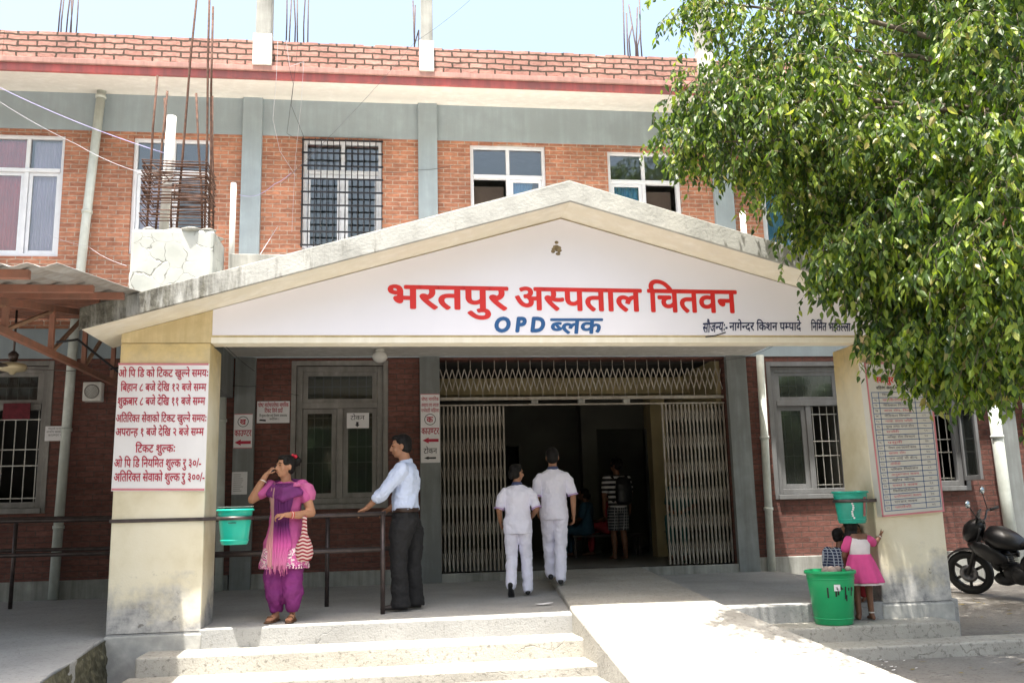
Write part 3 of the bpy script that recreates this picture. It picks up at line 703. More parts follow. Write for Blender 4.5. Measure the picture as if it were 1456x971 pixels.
btext('भरतपुर अस्पताल', .12, .84, .90, .055, M['txtred'], .03); btext('बहिरंग सेवा (ओ.पि.डी. विभाग)', .14, .80, .838, .026, M['txtblack'])
vt, vb = .80, .035; nr = 22
hs = [vt-(vt-vb)*i/nr for i in range(nr+1)]
for v in hs: bstrip(.06, v, .95, v, .006, M['txtblue'], 'table_line')
for u in (.06, .165, .72, .95): bstrip(u, vb, u, vt, .006, M['txtblue'], 'table_line')
words = ['विभाग', 'कार्डियोलोजी', 'मेडिकल विभाग', 'बाल रोग, शिशु', 'मेडिकल विभाग', 'नाक कान घाँटी', 'मुख तथा दन्त रोग', 'सर्जरी', 'आँखा रोग विभाग', 'प्रसुती', 'पोषण तथा परामर्श कक्ष', 'छाला रोग', 'एच आई भी केन्द्र', 'ओपीडी', 'परिवार नियोजन', 'अनुसन्धान कक्ष', 'खोप केन्द्र', 'एक्स रे कक्ष', 'फिजियोथेरापी', 'प्रयोगशाला कक्ष', 'भण्डार कक्ष', 'फार्मेसी']
digs = '०१२३४५६७८९'
for i, wd_ in enumerate(words):
    v = hs[i]-.010; mm = M['txtgrey'] if i % 2 == 0 else M['pinkline']
    btext(wd_, .22, min(.66, .22+.033*len(wd_)), v, .020, mm, .008)
    if i: btext(digs[i//10]+digs[i % 10] if i > 9 else digs[i], .085, .13, v, .018, M['txtgrey'], .006); btext(digs[(i*7) % 10]+digs[(i*3) % 10], .81, .86, v, .018, M['txtgrey'], .006)

# counter signs on the grey columns
YS = YB-.082
def sheet(name, label, cat, x0, x1, z0, z1, y=YS, m='paper', t=.006):
    r = thing(name, label, cat, ((x0+x1)/2, y, z0)); MB().box(x0, x1, y, y+t, z0, z1).build('sheet', M[m], r); return r
def T(s, x0, x1, zt, zb_, m, par, y=YS, bold=.015): return lettering(s, (0, y, 0), XA, ZA, x0, x1, zt, zb_, m, par, bold=bold, lift=.002)
def arrow_left(x0, x1, z, h, m, par, y=YS):
    k = x0+(x1-x0)*.38
    return flat([(x0, z), (k, z-h), (k, z-h*.5), (x1, z-h*.5), (x1, z+h*.5), (k, z+h*.5), (k, z+h)], m, par, (0, y, 0), XA, ZA)
def badge(ch, cx, cz, r, m, par, y=YS):
    v, f = ring2(cx, cz, r, .009); MB().add([(a, y-.002, b) for a, b in v], f).build('badge_ring', M['txtblack'], par)
    T(ch, cx-r*.6, cx+r*.5, cz+r*.42, cz-r*.5, m, par, y, .03)
s1 = sheet('counter_sign', 'narrow white counter sign with ख in a ring and red arrow', 'sign', .325, .575, 1.915, 2.395)
badge('ख', .448, 2.285, .075, M['txtmaroon'], s1); T('काउण्टर', .335, .565, 2.165, 2.085, M['txtmaroon'], s1, bold=.02); arrow_left(.34, .56, 1.995, .042, M['txtmaroon'], s1)
for z in (1.92, 2.39): MB().box(.326, .574, YS-.002, YS, z-.005, z+.005).build('border', M['pinkline'], s1)
s2 = sheet('counter_sign', 'long white counter sign with क in a ring beside the gate', 'sign', 2.925, 3.198, 1.668, 2.655)
for w_, z in (('जेष्ठ नागरिक', 2.60), ('असहाय तथा अपाङ्ग', 2.515), ('गर्भवती महिला', 2.435)): T(w_, 2.935, 3.188, z, z-.045, M['txtmaroon'], s2, bold=.012)
badge('क', 3.06, 2.285, .082, M['txtmaroon'], s2); T('काउण्टर', 2.935, 3.188, 2.16, 2.075, M['txtmaroon'], s2, bold=.02); arrow_left(2.95, 3.18, 1.985, .042, M['txtmaroon'], s2)
T('टोकन', 2.965, 3.155, 1.87, 1.80, M['txtblack'], s2, bold=.008); arrow_left(2.97, 3.14, 1.735, .024, M['txtblack'], s2)
MB().box(2.926, 3.197, YS-.002, YS, 2.645, 2.655).build('border', M['pinkline'], s2)
yw = YB+.02
s3 = sheet('token_sign', 'small white token paper with black arrow taped to the window glass', 'sign', 1.873, 2.188, 2.185, 2.405, YB+.045)
T('टोकन', 1.925, 2.125, 2.365, 2.305, M['txtblack'], s3, YB+.045, .006)
flat([(2.005, 2.275), (2.04, 2.275), (2.04, 2.235), (2.055, 2.235), (2.0225, 2.20), (1.99, 2.235), (2.005, 2.235)], M['txtblack'], s3, (0, YB+.045, 0), XA, ZA)
s4 = sheet('notice_board', 'white notice with red heading on brick beside the counter window', 'sign', .625, 1.075, 2.268, 2.575, YB-.03, t=.02)
T('पोष्ट मार्टम/ज्येष्ठ नागरिक', .64, 1.06, 2.545, 2.495, M['txtmaroon'], s4, YB-.03, .02); T('टिकट लिने ठाउँ', .73, .98, 2.465, 2.415, M['txtmaroon'], s4, YB-.03, .02)
T('निःशुल्क सेवा लाई विवरण आवश्यक', .66, 1.04, 2.385, 2.355, M['txtblack'], s4, YB-.03, .006); T('बमोजिम ।', .80, .93, 2.335, 2.308, M['txtblack'], s4, YB-.03, .006)
flat([(.655, 2.30), (.75, 2.29), (.75, 2.315), (.67, 2.32)], M['txtblack'], s4, (0, YB-.03, 0), XA, ZA, name='pointer')
s5 = sheet('paper_notice', 'plain white paper notice stuck low on the grey column', 'paper', .318, .525, 1.28, 1.59)
for i in range(9): z = 1.55-i*.028; MB().box(.34, .34+random.uniform(.09, .16), YS-.0015, YS, z, z+.006).build('text_line', M['txtgrey'], s5)
s6 = sheet('paper_notice', 'small white printed notice on dark brick by the left downpipe', 'paper', -2.19, -1.93, 2.06, 2.26, YB-.02, t=.01)
T('विरामी भर्ना', -2.15, -1.99, 2.235, 2.215, M['txtgrey'], s6, YB-.02, .006); T('सम्बन्धि जानकारी', -2.17, -1.96, 2.195, 2.17, M['txtgrey'], s6, YB-.02, .006); T('काउण्टर नं', -2.15, -1.97, 2.15, 2.125, M['txtgrey'], s6, YB-.02, .006)
s7 = sheet('red_notice', 'dark red poster hanging inside the window under the canopy', 'poster', -2.75, -2.40, 2.36, 2.58, YB-.03, 'darkred', .01)
# ------------------------------------------------------------------ collapsible gate
def gate_leaf(label, x0, x1, n, y):
    g = thing('folding_gate', label, 'gate', ((x0+x1)/2, y, .12), 'folded gate leaves')
    lat = MB(); top, bot = 2.49, .135
    xs = [x0+(x1-x0)*i/(n-1) for i in range(n)]
    for x in xs: MB().box(x-.011, x+.011, y-.012, y+.012, bot, top).build('picket', M['gate'], g)
    k = 6; dz = (top-bot)/k
    for i in range(n-1):
        for j in range(k):
            z0 = bot+dz*j+.02; z1 = z0+dz-.05
            for s in (0, 1):
                a, b = (xs[i], xs[i+1]) if s == 0 else (xs[i+1], xs[i])
                lat.bar((a, y+(-.019 if s else .019), z0), (b, y+(-.019 if s else .019), z1), .004, .017)
    lat.build('lattice', M['gate'], g)
    return g
yg = YB+.12
gate_leaf('collapsible steel gate leaf folded against the left grey column', 3.21, 4.15, 17, yg)
gr = gate_leaf('collapsible steel gate leaf folded against the right grey column', 6.57, 7.53, 17, yg)
gt = thing('gate_transom', 'steel gate rails and zigzag lattice filling the top of the entrance', 'gate', (5.37, yg, 2.5))
for z, h in ((2.60, .045), (2.505, .022)): MB().box(3.2, 7.55, yg-.03, yg+.03, z-h/2, z+h/2).build('rail', M['gate'], gt, .003)
for x in (4.62, 5.33, 6.02): MB().box(x-.05, x+.05, yg-.032, yg+.032, 2.518, 2.575).build('roller', M['oldconc'], gt, .003)
lz = MB(); n = 24; 
for i in range(n):
    a = 3.22+(7.54-3.22)*i/n; b = 3.22+(7.54-3.22)*(i+1)/n; c = (a+b)/2
    for s, (p, q) in enumerate((((a, 2.72), (c, 3.04)), ((c, 3.04), (b, 2.72)), ((a, 3.04), (c, 2.72)), ((c, 2.72), (b, 3.04)))):
        o = .012 if s in (0, 3) else -.012
        lz.bar((p[0], yg+o, p[1]), (q[0], yg+o, q[1]), .005, .015)
    lz.bar((c, yg, 2.62), (c, yg, 2.73), .008); lz.bar((c, yg, 3.04), (c, yg, 3.17), .008)
lz.build('lattice', M['gate'], gt)
for z in (1.93, 1.62):
    s = MB().box(6.88, 7.12, yg-.05, yg-.03, z-.07, z+.07) if False else None
# ------------------------------------------------------------------ pipes
def pipe(label, pts, r, m='pvc', clips=()):
    o = thing('downpipe', label, 'pipe', pts[0], 'plastic pipes on the facade')
    MB().tube(pts, r, 14).build('tube', M[m], o)
    for z in clips:
        i = max(k for k in range(len(pts)-1) if True and min(pts[k][2], pts[k+1][2]) <= z <= max(pts[k][2], pts[k+1][2])) if any(min(pts[k][2], pts[k+1][2]) <= z <= max(pts[k][2], pts[k+1][2]) for k in range(len(pts)-1)) else 0
        a, b = Vector(pts[i]), Vector(pts[i+1]); p = a.lerp(b, (z-a.z)/(b.z-a.z) if b.z != a.z else 0)
        MB().lathe([(r+.012, -.022), (r+.012, .022)], p, 14).build('collar', M[m], o)
    return o
pipe('long grey downpipe from the roof eaves to the walkway left of the porch', [(-1.69, YB-.12, 7.16), (-1.80, YB-.12, 5.1), (-1.86, YB-.12, 3.6), (-1.92, YB-.12, -.03)], .062, clips=(7.05, 5.3, 4.2, 2.2, .55, .9))
pipe('pale downpipe inside the porch at the dark left end', [(.16, YB-.14, 3.2), (.20, YB-.14, 0)], .055, clips=(2.3, 1.0))
pipe('grey downpipe between the gate and the right window', [(8.09, YB-.1, 3.2), (8.03, YB-.1, 0)], .058, clips=(1.95, .9))
pipe('wide white downpipe beside the grey column right of the motorcycle', [(11.76, YB-.2, 3.4), (11.80, YB-.2, 1), (11.85, YB-.2, -.3)], .085, clips=(1.9,))
pipe('white downpipe at the far right edge past the grey column', [(12.42, YB-.12, 3.4), (12.46, YB-.12, -.3)], .08, clips=(2.3,))
a = at(239, 300, .36)
pipe('white pipe standing inside the rebar cage', [(a.x-.03, .34, 3.72), (a.x, .34, at(240, 166, .34).z)], .047, 'white')
a = at(329, 330, .7); pipe('short white vent pipe behind the gable slope beside the tiled stub', [(a.x, .75, 3.2), (a.x, .75, at(331, 261, .75).z)], .03, 'white')
a = at(1057, 320, 1.2); pipe('short white vent pipe rising behind the right gable slope', [(a.x, 1.2, 3.3), (a.x, 1.2, at(1057, 301, 1.2).z)], .035, 'white')

# ------------------------------------------------------------------ rebar cage on the stub
cg = thing('rebar_cage', 'rusty rebar cage of stacked square ties on the tiled column stub', 'rebar', (.42, .33, 3.73))
x0, x1, y0, y1 = .11, .67, .12, .52
bars = []
for px, top in ((228, 108), (236, 130), (262, -30), (279, 133), (292, -20), (296, 10), (300, 137), (272, -25)):
    pass
corner = [(.14, .14, 224, 108), (.30, .52, 234, 140), (.42, .13, 280, -60), (.60, .53, 279, 133), (.69, .14, 298, -60), (.69, .35, 303, 10), (.70, .53, 302, 137), (.13, .5, 238, 130)]
for x, y, px, top in corner:
    zt = at(px, max(top, -40), y).z; p = at(px, max(top, 0), y)
    tx = x+(p.x-x)*(zt-3.7)/max(.2, (p.z-3.7))
    MB().tube([(x, y, 3.6), (x+(tx-x)*.3+.004, y, 3.7+(zt-3.7)*.35), (x+(tx-x)*.62-.006, y, 3.7+(zt-3.7)*.66), (tx, y, zt)], .0115, 8).build('upright_bar', M['rust'], cg)
for i in range(30):
    if i < 4: z = 3.83+.035*i
    else: z = 4.02+.017*(i-4)+random.uniform(-.006, .006)
    j = lambda: random.uniform(-.014, .014)
    tl = [random.uniform(-.03, .03) for _ in range(4)] if i >= 4 else [0]*4
    P = [(x0-.02+j(), y0-.02+j(), z+tl[0]), (x1+.03+j(), y0-.02+j(), z+tl[1]), (x1+.03+j(), y1+.02+j(), z+tl[2]), (x0-.02+j(), y1+.02+j(), z+tl[3])]
    P = [P[0], tuple((Vector(P[0])+Vector(P[1]))/2+Vector((0, 0, random.uniform(-.012, .012)))), P[1], P[2], P[3], P[0]]
    MB().tube(P, .0055, 6).build('tie', M['rust'], cg)
for k in range(3):
    P = [(x0+random.uniform(0, .5), y0-.03, 4.05+.1*k), (x0+random.uniform(0, .5), y0-.035, 4.2+.1*k)]
    MB().tube(P, .005, 5).build('tie', M['rust'], cg)

# ------------------------------------------------------------------ corrugated canopy on the left
cn = thing('steel_canopy', 'orange painted steel truss canopy with corrugated sheets left of the porch', 'canopy', (-2, 0, 2.5))
XT = -.6
def zr(y): return 2.62+.168*(y+2.45)
cs = MB(); nx = 180; xa, xb = -6.2, .275; ys = [-2.95, -2.45, -1.6, -.8, -.06, 1, 2.2, 3.4, YB-.03]
grid = {}
for j, y in enumerate(ys):
    for i in range(nx+1):
        x = xa+(xb-xa)*i/nx; grid[(i, j)] = len(cs.v); cs.v.append((x+max(0, -.65-y)*.07, y, zr(y)+.014*math.cos(i*math.pi/2*.8)+.02))
for j in range(len(ys)-1):
    for i in range(nx):
        x = xa+(xb-xa)*(i+.5)/nx
        if x > -.028 and ys[j] >= -.1: continue
        if x > .12 and ys[j] >= -.9 and False: continue
        cs.f.append([grid[(i, j)], grid[(i+1, j)], grid[(i+1, j+1)], grid[(i, j+1)]]); cs.sm.append(True)
M['sheet'] = weathered('grey_corrugated_sheet', (.36, .36, .35), (.2, .17, .14), .4, 2, .55)
o = cs.build('roof_sheet', M['sheet'], cn); so_ = o.modifiers.new('thick', 'SOLIDIFY'); so_.thickness = .006
for y in (-2.8, -1.55, -.75):
    MB().box(-6.2, .22, y-.025, y+.025, zr(y)-.06, zr(y)-.002).build('purlin', M['orange'], cn, .003)
for y in (.1, .8, 1.5, 2.3, 3.2): MB().box(-6.2, -.24, y-.025, y+.025, zr(y)-.06, zr(y)-.002).build('purlin', M['orange'], cn, .003)
def truss(xt):
    ZB_ = 2.50; b = .05
    top = lambda y: zr(y)-.11
    MB().bar((xt, -2.45, ZB_), (xt, 3.2, ZB_), b, .06).build('bottom_chord', M['orange'], cn, .003)
    MB().bar((xt, -2.45, top(-2.45)), (xt, YB-.05, top(YB)), b, .06).build('top_chord', M['orange'], cn, .003)
    yy = [-2.0, -1.08, -.05, .87, 1.85, 2.8]
    for y in yy: MB().bar((xt+.002, y, ZB_+.02), (xt+.002, y, top(y)-.02), .045, .045).build('post', M['orange'], cn, .003)
    for y, y2 in zip(yy, yy[1:]): MB().bar((xt-.003, y+.04, ZB_+.02), (xt-.003, y2-.03, top(y2)-.03), .032, .03).build('diagonal', M['trussdusty'], cn, .002)
truss(XT); truss(-3.4)
MB().bar((XT, 3.2, 2.5), (XT, 3.2, -.045), .07, .07).build('support_post', M['orange'], cn, .003)
for y in (.05, 1.7): MB().tube([(XT+.02, y, 2.62), (XT+.10, y+.3, 2.7), (XT+.3, y+.8, 2.5), (XT+.42, y+1.3, 2.35), (XT+.4, y+1.7, 2.6)], .012, 6).build('cable_loop', M['cable'], cn)

# ceiling fans
def fan(label, p, ztop, s, m, mb, a0):
    f = thing('ceiling_fan', label, 'fan', p); x, y, z = p
    MB().tube([(x, y, z+.05), (x, y, ztop)], .012, 8).build('rod', m, f)
    MB().lathe([(.02, .16), (.05, .13), (.035, .06)], (x, y, z), 16).build('canopy_cup', m, f)
    MB().lathe([(.03, .05), (.12, .03), (.135, -.005), (.115, -.035), (.04, -.05), (.02, -.075)], (x, y, z), 24).build('motor', mb, f)
    for k in range(3):
        a = a0+2.094*k; d = Vector((math.cos(a), math.sin(a), 0)); w = Vector((-math.sin(a), math.cos(a), .12)); c = Vector((x, y, z-.01)); b = MB()
        b.add([c+d*.1-w*.02, c+d*.2-w*.06, c+d*s-w*.07, c+d*(s+.02), c+d*s+w*.05, c+d*.2+w*.06, c+d*.1+w*.02], [tuple(range(7))])
        o = b.build('blade', m, f); q = o.modifiers.new('thick', 'SOLIDIFY'); q.thickness = .006
M['fanb'] = plain('brown_fan_enamel', (.05, .035, .03), .35, .2, .2, 8, 0)
M['fanc'] = plain('cream_fan_enamel', (.45, .38, .24), .35, .1, .1, 8, 0)
p = at(18, 522, .8); fan('brown ceiling fan with cream motor hanging under the left canopy', (p.x, .8, p.z), zr(.8)-.08, .55, M['fanb'], M['fanc'], .35)
p = at(795, 541, 6.6); fan('dark ceiling fan in the hall seen through the gate lattice', (p.x, 6.6, p.z), 3.27, .55, M['fanb'], M['fanb'], .2)
# vent box, porch lamp
vb_ = thing('vent_box', 'white square exhaust vent box on the dark brick wall under the canopy', 'vent', (-1.62, YB-.1, 2.6))
p, q = at(118, 543, YB-.14), at(143, 570, YB-.14)
MB().box(p.x, q.x, YB-.14, YB, q.z, p.z).build('housing', M['white'], vb_, .012)
cx, cz = (p.x+q.x)/2, (p.z+q.z)/2
MB().lathe([(.10, 0), (.10, .012), (.085, .018), (.085, .004)], (cx, YB-.14, cz), 24, (0, -1, 0)).build('grille_ring', M['oldframe'], vb_)
gl_ = MB()
for k in range(5): gl_.lathe([(.016*k+.008, 0), (.016*k+.012, .006), (.016*k+.016, 0)], (cx, YB-.145, cz), 20, (0, -1, 0), False)
gl_.build('grille', M['white'], vb_)
p = at(540, 491, 3.6)
lp = thing('globe_lamp', 'white round glass lamp on the porch ceiling, unlit', 'lamp', (p.x, 3.75, 3.2))
M['opal'] = plain('opal_glass', (.75, .74, .70), .25, 0, .03, 3, 0)
MB().lathe([(.06, 0), (.07, -.035)], (p.x, 3.75, 3.204), 20).build('lamp_base', M['white'], lp); MB().ball((p.x, 3.75, 3.095), (.105, .105, .085), 20, 12).build('globe', M['opal'], lp)

# ------------------------------------------------------------------ queue railings
def railing(label, segs, posts):
    r = thing('queue_railing', label, 'railing', (segs[0][0][0], segs[0][0][1], 0), 'queue railings by the counter')
    for a, b in segs: MB().tube([a, b], .024, 12).build('rail', M['steel'], r)
    for x, y, z0, z1 in posts: MB().tube([(x, y, z0), (x, y, z1)], .024, 12).build('post', M['steel'], r)
railing('front dark pipe railing that the man rests his hand on', [((.3, .72, .955), (2.45, .66, .975)), ((.3, .72, .61), (2.42, .66, .625))], [(2.42, .66, 0, .975), (.35, .72, 0, .955)])
railing('rear dark pipe railing behind the woman in pink', [((-.2, 1.78, .955), (2.55, 1.55, .965)), ((-.2, 1.78, .585), (2.55, 1.55, .60))], [(1.81, 1.63, 0, .96), (2.53, 1.55, 0, .965), (.4, 1.72, 0, .96)])
railing('dark pipe railing in the shade under the left canopy', [((-5, 2.35, 1.02), (.2, 1.85, .98)), ((-5, 2.35, .64), (.2, 1.85, .62))], [(-1.92, 2.07, -.05, 1.0), (-4, 2.25, -.05, 1.0)])
railing('second shaded pipe railing nearer the wall under the left canopy', [((-5, 3.6, 1.05), (.1, 3.1, 1.0)), ((-5, 3.6, .66), (.1, 3.1, .63))], [(-2.05, 3.3, -.05, 1.0), (-.1, 3.12, -.05, 1.0)])

# ------------------------------------------------------------------ buckets and bin
M['teal'] = plain('turquoise_plastic', (.012, .42, .31), .32, 0, .06, 4, .02, 20)
M['teal2'] = plain('worn_teal_plastic', (.02, .31, .23), .4, 0, .15, 6, .03, 20)
M['green'] = plain('green_plastic', (.012, .32, .115), .36, 0, .1, 4, .03, 20)
def bucket(name, label, c, r0, r1, h, m, extra=None):
    o = thing(name, label, 'bucket', c); x, y, z = c
    t = .008
    pr = [(r0-.01, 0), (r0, .012), (r0+(r1-r0)*.8, h*.80), (r1*.985, h*.93), (r1, h*.935), (r1+.014, h*.94), (r1+.016, h-.004), (r1+.008, h), (r1-t, h), (r0+(r1-r0)*.7-t, h*.7), (r0-t, .02), (.001, .02)]
    MB().lathe(pr, c, 40).build('body', m, o)
    for q in (.85, .12): rr = r0+(r1-r0)*q; rb = MB(); rb.lathe([(rr-.002, h*q-.008), (rr+.007, h*q), (rr-.002, h*q+.008)], c, 40, None, False); rb.build('rib', m, o)
    return o
bL = (1.10, -.10, .735)
o = bucket('hanging_bucket', 'bright turquoise bucket hung on the left pillar by a steel strap', bL, .118, .152, .315, M['teal'])
MB().tube([Vector((bL[0]+math.cos(a)*.157, bL[1]+math.sin(a)*.157, .735+.335)) for a in (math.pi*i/10 for i in range(11))], .004, 6).build('wire_handle', M['wgrille'], o)
lo_ = MB(); lo_.box(bL[0]-.035, bL[0]+.035, bL[1]-.155, bL[1]-.149, .925, .932); lo_.build('stamp', M['txtblack'], o)
def strapset(label, zc, xa, xb, c, r, side):
    s = thing('bucket_strap', label, 'strap', (c[0], c[1], zc)); h = .016
    b = MB(); b.box(xa-.014, xb+.014, -.016, -.004, zc-h, zc+h); b.box(xa-.016, xa-.004, -.004, .6, zc-h, zc+h); b.box(xb+.004, xb+.016, -.004, .6, zc-h, zc+h); b.build('pillar_band', M['steel'], s, .003)
    v = []; n = 36
    for k in range(n):
        a = 2*math.pi*k/n
        for rr in (r, r+.006):
            for z in (zc-h, zc+h): v.append((c[0]+math.cos(a)*rr, c[1]+math.sin(a)*rr, z))
    f = []
    for k in range(n):
        a, b_ = 4*k, 4*((k+1) % n); f += [(a+2, b_+2, b_+3, a+3), (a+1, a, b_, b_+1), (a+1, a+3, b_+3, b_+1), (a, b_, b_+2, a+2)]
    MB().add(v, f, True).build('ring', M['steel'], s)
    e = xb if side > 0 else xa
    MB().bar((e+side*.01, c[1], zc), (c[0]-side*r, c[1], zc), .012, .03).build('arm', M['steel'], s)
strapset('flat steel band round the left pillar holding the turquoise bucket', .968, 0, .81, bL, .156, 1)
bR = (7.05, -.05, .765)
o = bucket('hanging_bucket', 'worn teal bucket hung at the right pillar above the children', bR, .130, .162, .315, M['teal2'])
strapset('flat steel arm and ring holding the teal bucket at the right pillar', .985, 7.32, 8.06, bR, .163, -1)
pt = MB()
for a, w_ in ((-1.05, .14),): 
    v = []
    for i in range(5):
        for z in (.835, 1.02): 
            th = a-w_+2*w_*i/4; rr = .13+(z-.765)/.315*.034+.003; v.append((bR[0]+math.cos(th)*rr, bR[1]+math.sin(th)*rr, z))
    pt.add(v, [(2*i, 2*i+2, 2*i+3, 2*i+1) for i in range(4)], True)
M['fadedred'] = plain('faded_red_sticker', (.34, .12, .11), .6, 0, .35, 30, 0)
pt.build('sticker', M['fadedred'], o)
dr = MB()
for i in range(9): 
    th = -1.95+random.uniform(-.06, .06); z = .82+.02*i; rr = .13+(z-.765)/.315*.034+.003; dr.ball((bR[0]+math.cos(th)*rr, bR[1]+math.sin(th)*rr, z), (.012, .003, .010), 6, 4)
dr.build('paint_mark', M['paper'], o)
BN = (6.70, -.19, -.165)
o = bucket('dustbin', 'large open green plastic bin on the right step', BN, .175, .225, .50, M['green'])
o['category'] = 'bin'
dv = []
def drip(th, z0, z1, w_):
    v = []
    for z in (z0, z1):
        rr = .175+(z+.165)/.5*.05+.004
        for s in (-w_, w_): v.append((BN[0]+math.cos(th+s)*rr, BN[1]+math.sin(th+s)*rr, z))
    return v
b = MB()
for px, ya, yb_ in ((1162, 835, 850), (1171, 840, 848), (1172, 834, 838), (1178, 834, 838), (1185, 834, 852), (1191, 836, 840), (1187, 846, 855), (1180, 836, 838), (1197, 835, 848), (1199, 836, 841), (1174, 836, 846)):
    u = (px-1187)/33.; th = -math.pi/2+.25+math.asin(max(-.95, min(.95, u)))
    za, zb2 = at(1187, ya, BN[1]-.2).z, at(1187, yb_, BN[1]-.2).z
    b.add(drip(th, zb2, za, .035), [(0, 1, 3, 2)])
b.build('paint_drip', M['black'], o)
b = MB(); v = []
for z in (.155, .215):
    for i in range(4): th = -math.pi/2-.33+.09*i; rr = .175+(z+.165)/.5*.05+.004; v.append((BN[0]+math.cos(th)*rr, BN[1]+math.sin(th)*rr, z))
b.add(v, [(i, i+1, i+5, i+4) for i in range(3)]); b.build('label_sticker', M['paper'], o)
M['trash'] = plain('crumpled_waste', (.36, .28, .24), .7, 0, .5, 18, .5, 30)
b = MB()
for i in range(16): b.ball((BN[0]+random.uniform(-.03, .16), BN[1]+random.uniform(-.12, .12), .24+random.uniform(0, .12)), (random.uniform(.03, .06), random.uniform(.03, .06), random.uniform(.02, .05)), 7, 5)
tag(b.build('waste', M['trash']), 'crumpled bags and waste poking out of the green bin', 'waste')

# ------------------------------------------------------------------ cables
def cable(label, pts, r=.006, m='cable', sag=0):
    r *= .45
    P = [Vector(p) for p in pts]; out = []
    for a, b in zip(P, P[1:]):
        n = 12
        for i in range(n): t_ = i/n; q = a.lerp(b, t_); q.z -= sag*4*t_*(1-t_); out.append(q)
    out.append(P[-1]); o = MB().tube(out, r, 6).build('cable', M[m]); tag(o, label, 'cable', 'cables slung across the facade'); return o
cable('pale blue cable crossing the left windows down to the rebar cage', [at(-420, -40, 2.2), at(-20, 115, 1.5), at(234, 218, .45)], .007, 'cablelilac', .05)
cable('thin pale cable drooping across the left windows to the cage', [at(-420, -10, 2.4), at(-20, 132, 1.6), at(110, 206, 1.5), at(205, 247, .5)], .005, 'cablew', .03)
cable('thin dark wire from the roof column down past the barred window', [at(1050, -330, 3.2), at(700, -30, 3.2), at(590, 60, 3.25), at(400, 262, 1.2)], .005, 'cable', .06)
cable('dark wire hanging from the parapet past the eaves near the left roof column', [at(403, 62, 3.2), at(417, 120, 3.2), at(408, 190, YB-.2), at(432, 205, YB-.2)], .006)
cable('second dark wire hanging from the parapet left of the barred window', [at(424, 60, 3.2), at(414, 150, 3.3), at(432, 195, YB-.2)], .006)
cable('pale looped cable dangling from the ledge by the roof column', [at(395, 60, 3.2), at(393, 110, 3.2), at(388, 170, 3.6), at(398, 215, YB-.15), at(420, 250, YB-.12)], .006, 'cablew')
cable('pale cable hanging from ledge to the barred window edge', [at(407, 58, 3.2), at(412, 95, 3.2), at(432, 88, 3.2), at(428, 150, 3.3), at(420, 225, YB-.15), at(415, 330, YB-.12)], .005, 'cablew')
cable('lilac cable looped over the grey pilaster left of the barred window', [at(340, 277, YB-.12), at(365, 278, YB-.12), at(390, 262, YB-.1), at(414, 246, YB-.1)], .008, 'cablelilac', .02)
cable('dark cable crossing the middle grey pilaster above the gable', [at(545, 245, YB-.05), at(595, 242, YB-.1), at(645, 235, YB-.05)], .006, 'cable', .02)
cable('pale cord running past the left downpipe to the tiled stub', [at(60, 330, YB-.1), at(125, 350, YB-.2), at(180, 378, .4)], .005, 'cablew', .03)
cable('dry pale stick like cord leaning on the wall above the left gable slope', [at(366, 368, 3), at(395, 322, YB-.12)], .008, 'cablew')
cable('thin black wire under the porch ceiling from lamp to the right', [at(770, 518, YB-.3), at(985, 515, YB-.2), at(1062, 507, YB-.15), at(1110, 486, 1.5)], .006, 'cable', .02)
cable('black cable dropping from ceiling corner inside the left of the porch', [at(316, 488, 3.0), at(345, 515, YB-.12), at(362, 528, YB-.1)], .007)
cable('dark horizontal cable across the grey column above the ring signs', [at(312, 549, YB-.2), at(335, 548, YB-.12), at(362, 549, YB-.1), at(425, 562, YB-.1)], .008, 'cable', .01)

# ------------------------------------------------------------------ litter
M['leaflit'] = plain('dry_leaf', (.20, .16, .06), .8, 0, .4, 9, 0)
b = MB()
for i in range(170):
    x = random.uniform(6.2, 12); y = random.uniform(-2.3, 2.6)
    if y > -.85 and x < 8.9: continue
    s = random.uniform(.018, .05); a = random.uniform(0, 6.3); d = Vector((math.cos(a), math.sin(a), random.uniform(-.2, .3)))*s; w_ = Vector((-math.sin(a), math.cos(a), random.uniform(-.3, .3)))*s*.45; c = Vector((x, y, gz(x, y)+.012))
    b.add([c-d, c+w_, c+d, c-w_], [(0, 1, 2, 3)])
tag(b.build('leaf_litter', M['leaflit']), kind='stuff')
for lab, px, py, z, s in (('white paper scrap on the porch floor beside the ramp', 772, 860, .004, .075), ('white paper scrap on the step at the right pillar foot', 1241, 876, -.16, .025), ('white paper scrap on the ground beyond the right steps', 1404, 921, -.41, .035)):
    p = atz(px, py, z); b = MB(); n = 8
    b.add([(p.x+math.cos(k*.785)*s*random.uniform(.6, 1.2)*(1.3 if s > .05 else 1), p.y+math.sin(k*.785)*s*random.uniform(.4, .9), p.z+.004+random.uniform(0, s*.3)) for k in range(n)]+[(p.x, p.y, p.z+.006+s*.2)], [(k, (k+1) % n, n) for k in range(n)])
    tag(b.build('paper_scrap', M['paper']), lab, 'litter', 'paper scraps')
b = MB()
for i in range(26):
    p = atz(random.gauss(1255, 28), random.gauss(950, 7), -.41); s = random.uniform(.006, .02)
    b.add([(p.x-s, p.y, p.z+.006), (p.x, p.y-s, p.z+.008), (p.x+s, p.y, p.z+.012), (p.x, p.y+s, p.z+.006)], [(0, 1, 2, 3)])
tag(b.build('litter', M['paper']), kind='stuff')
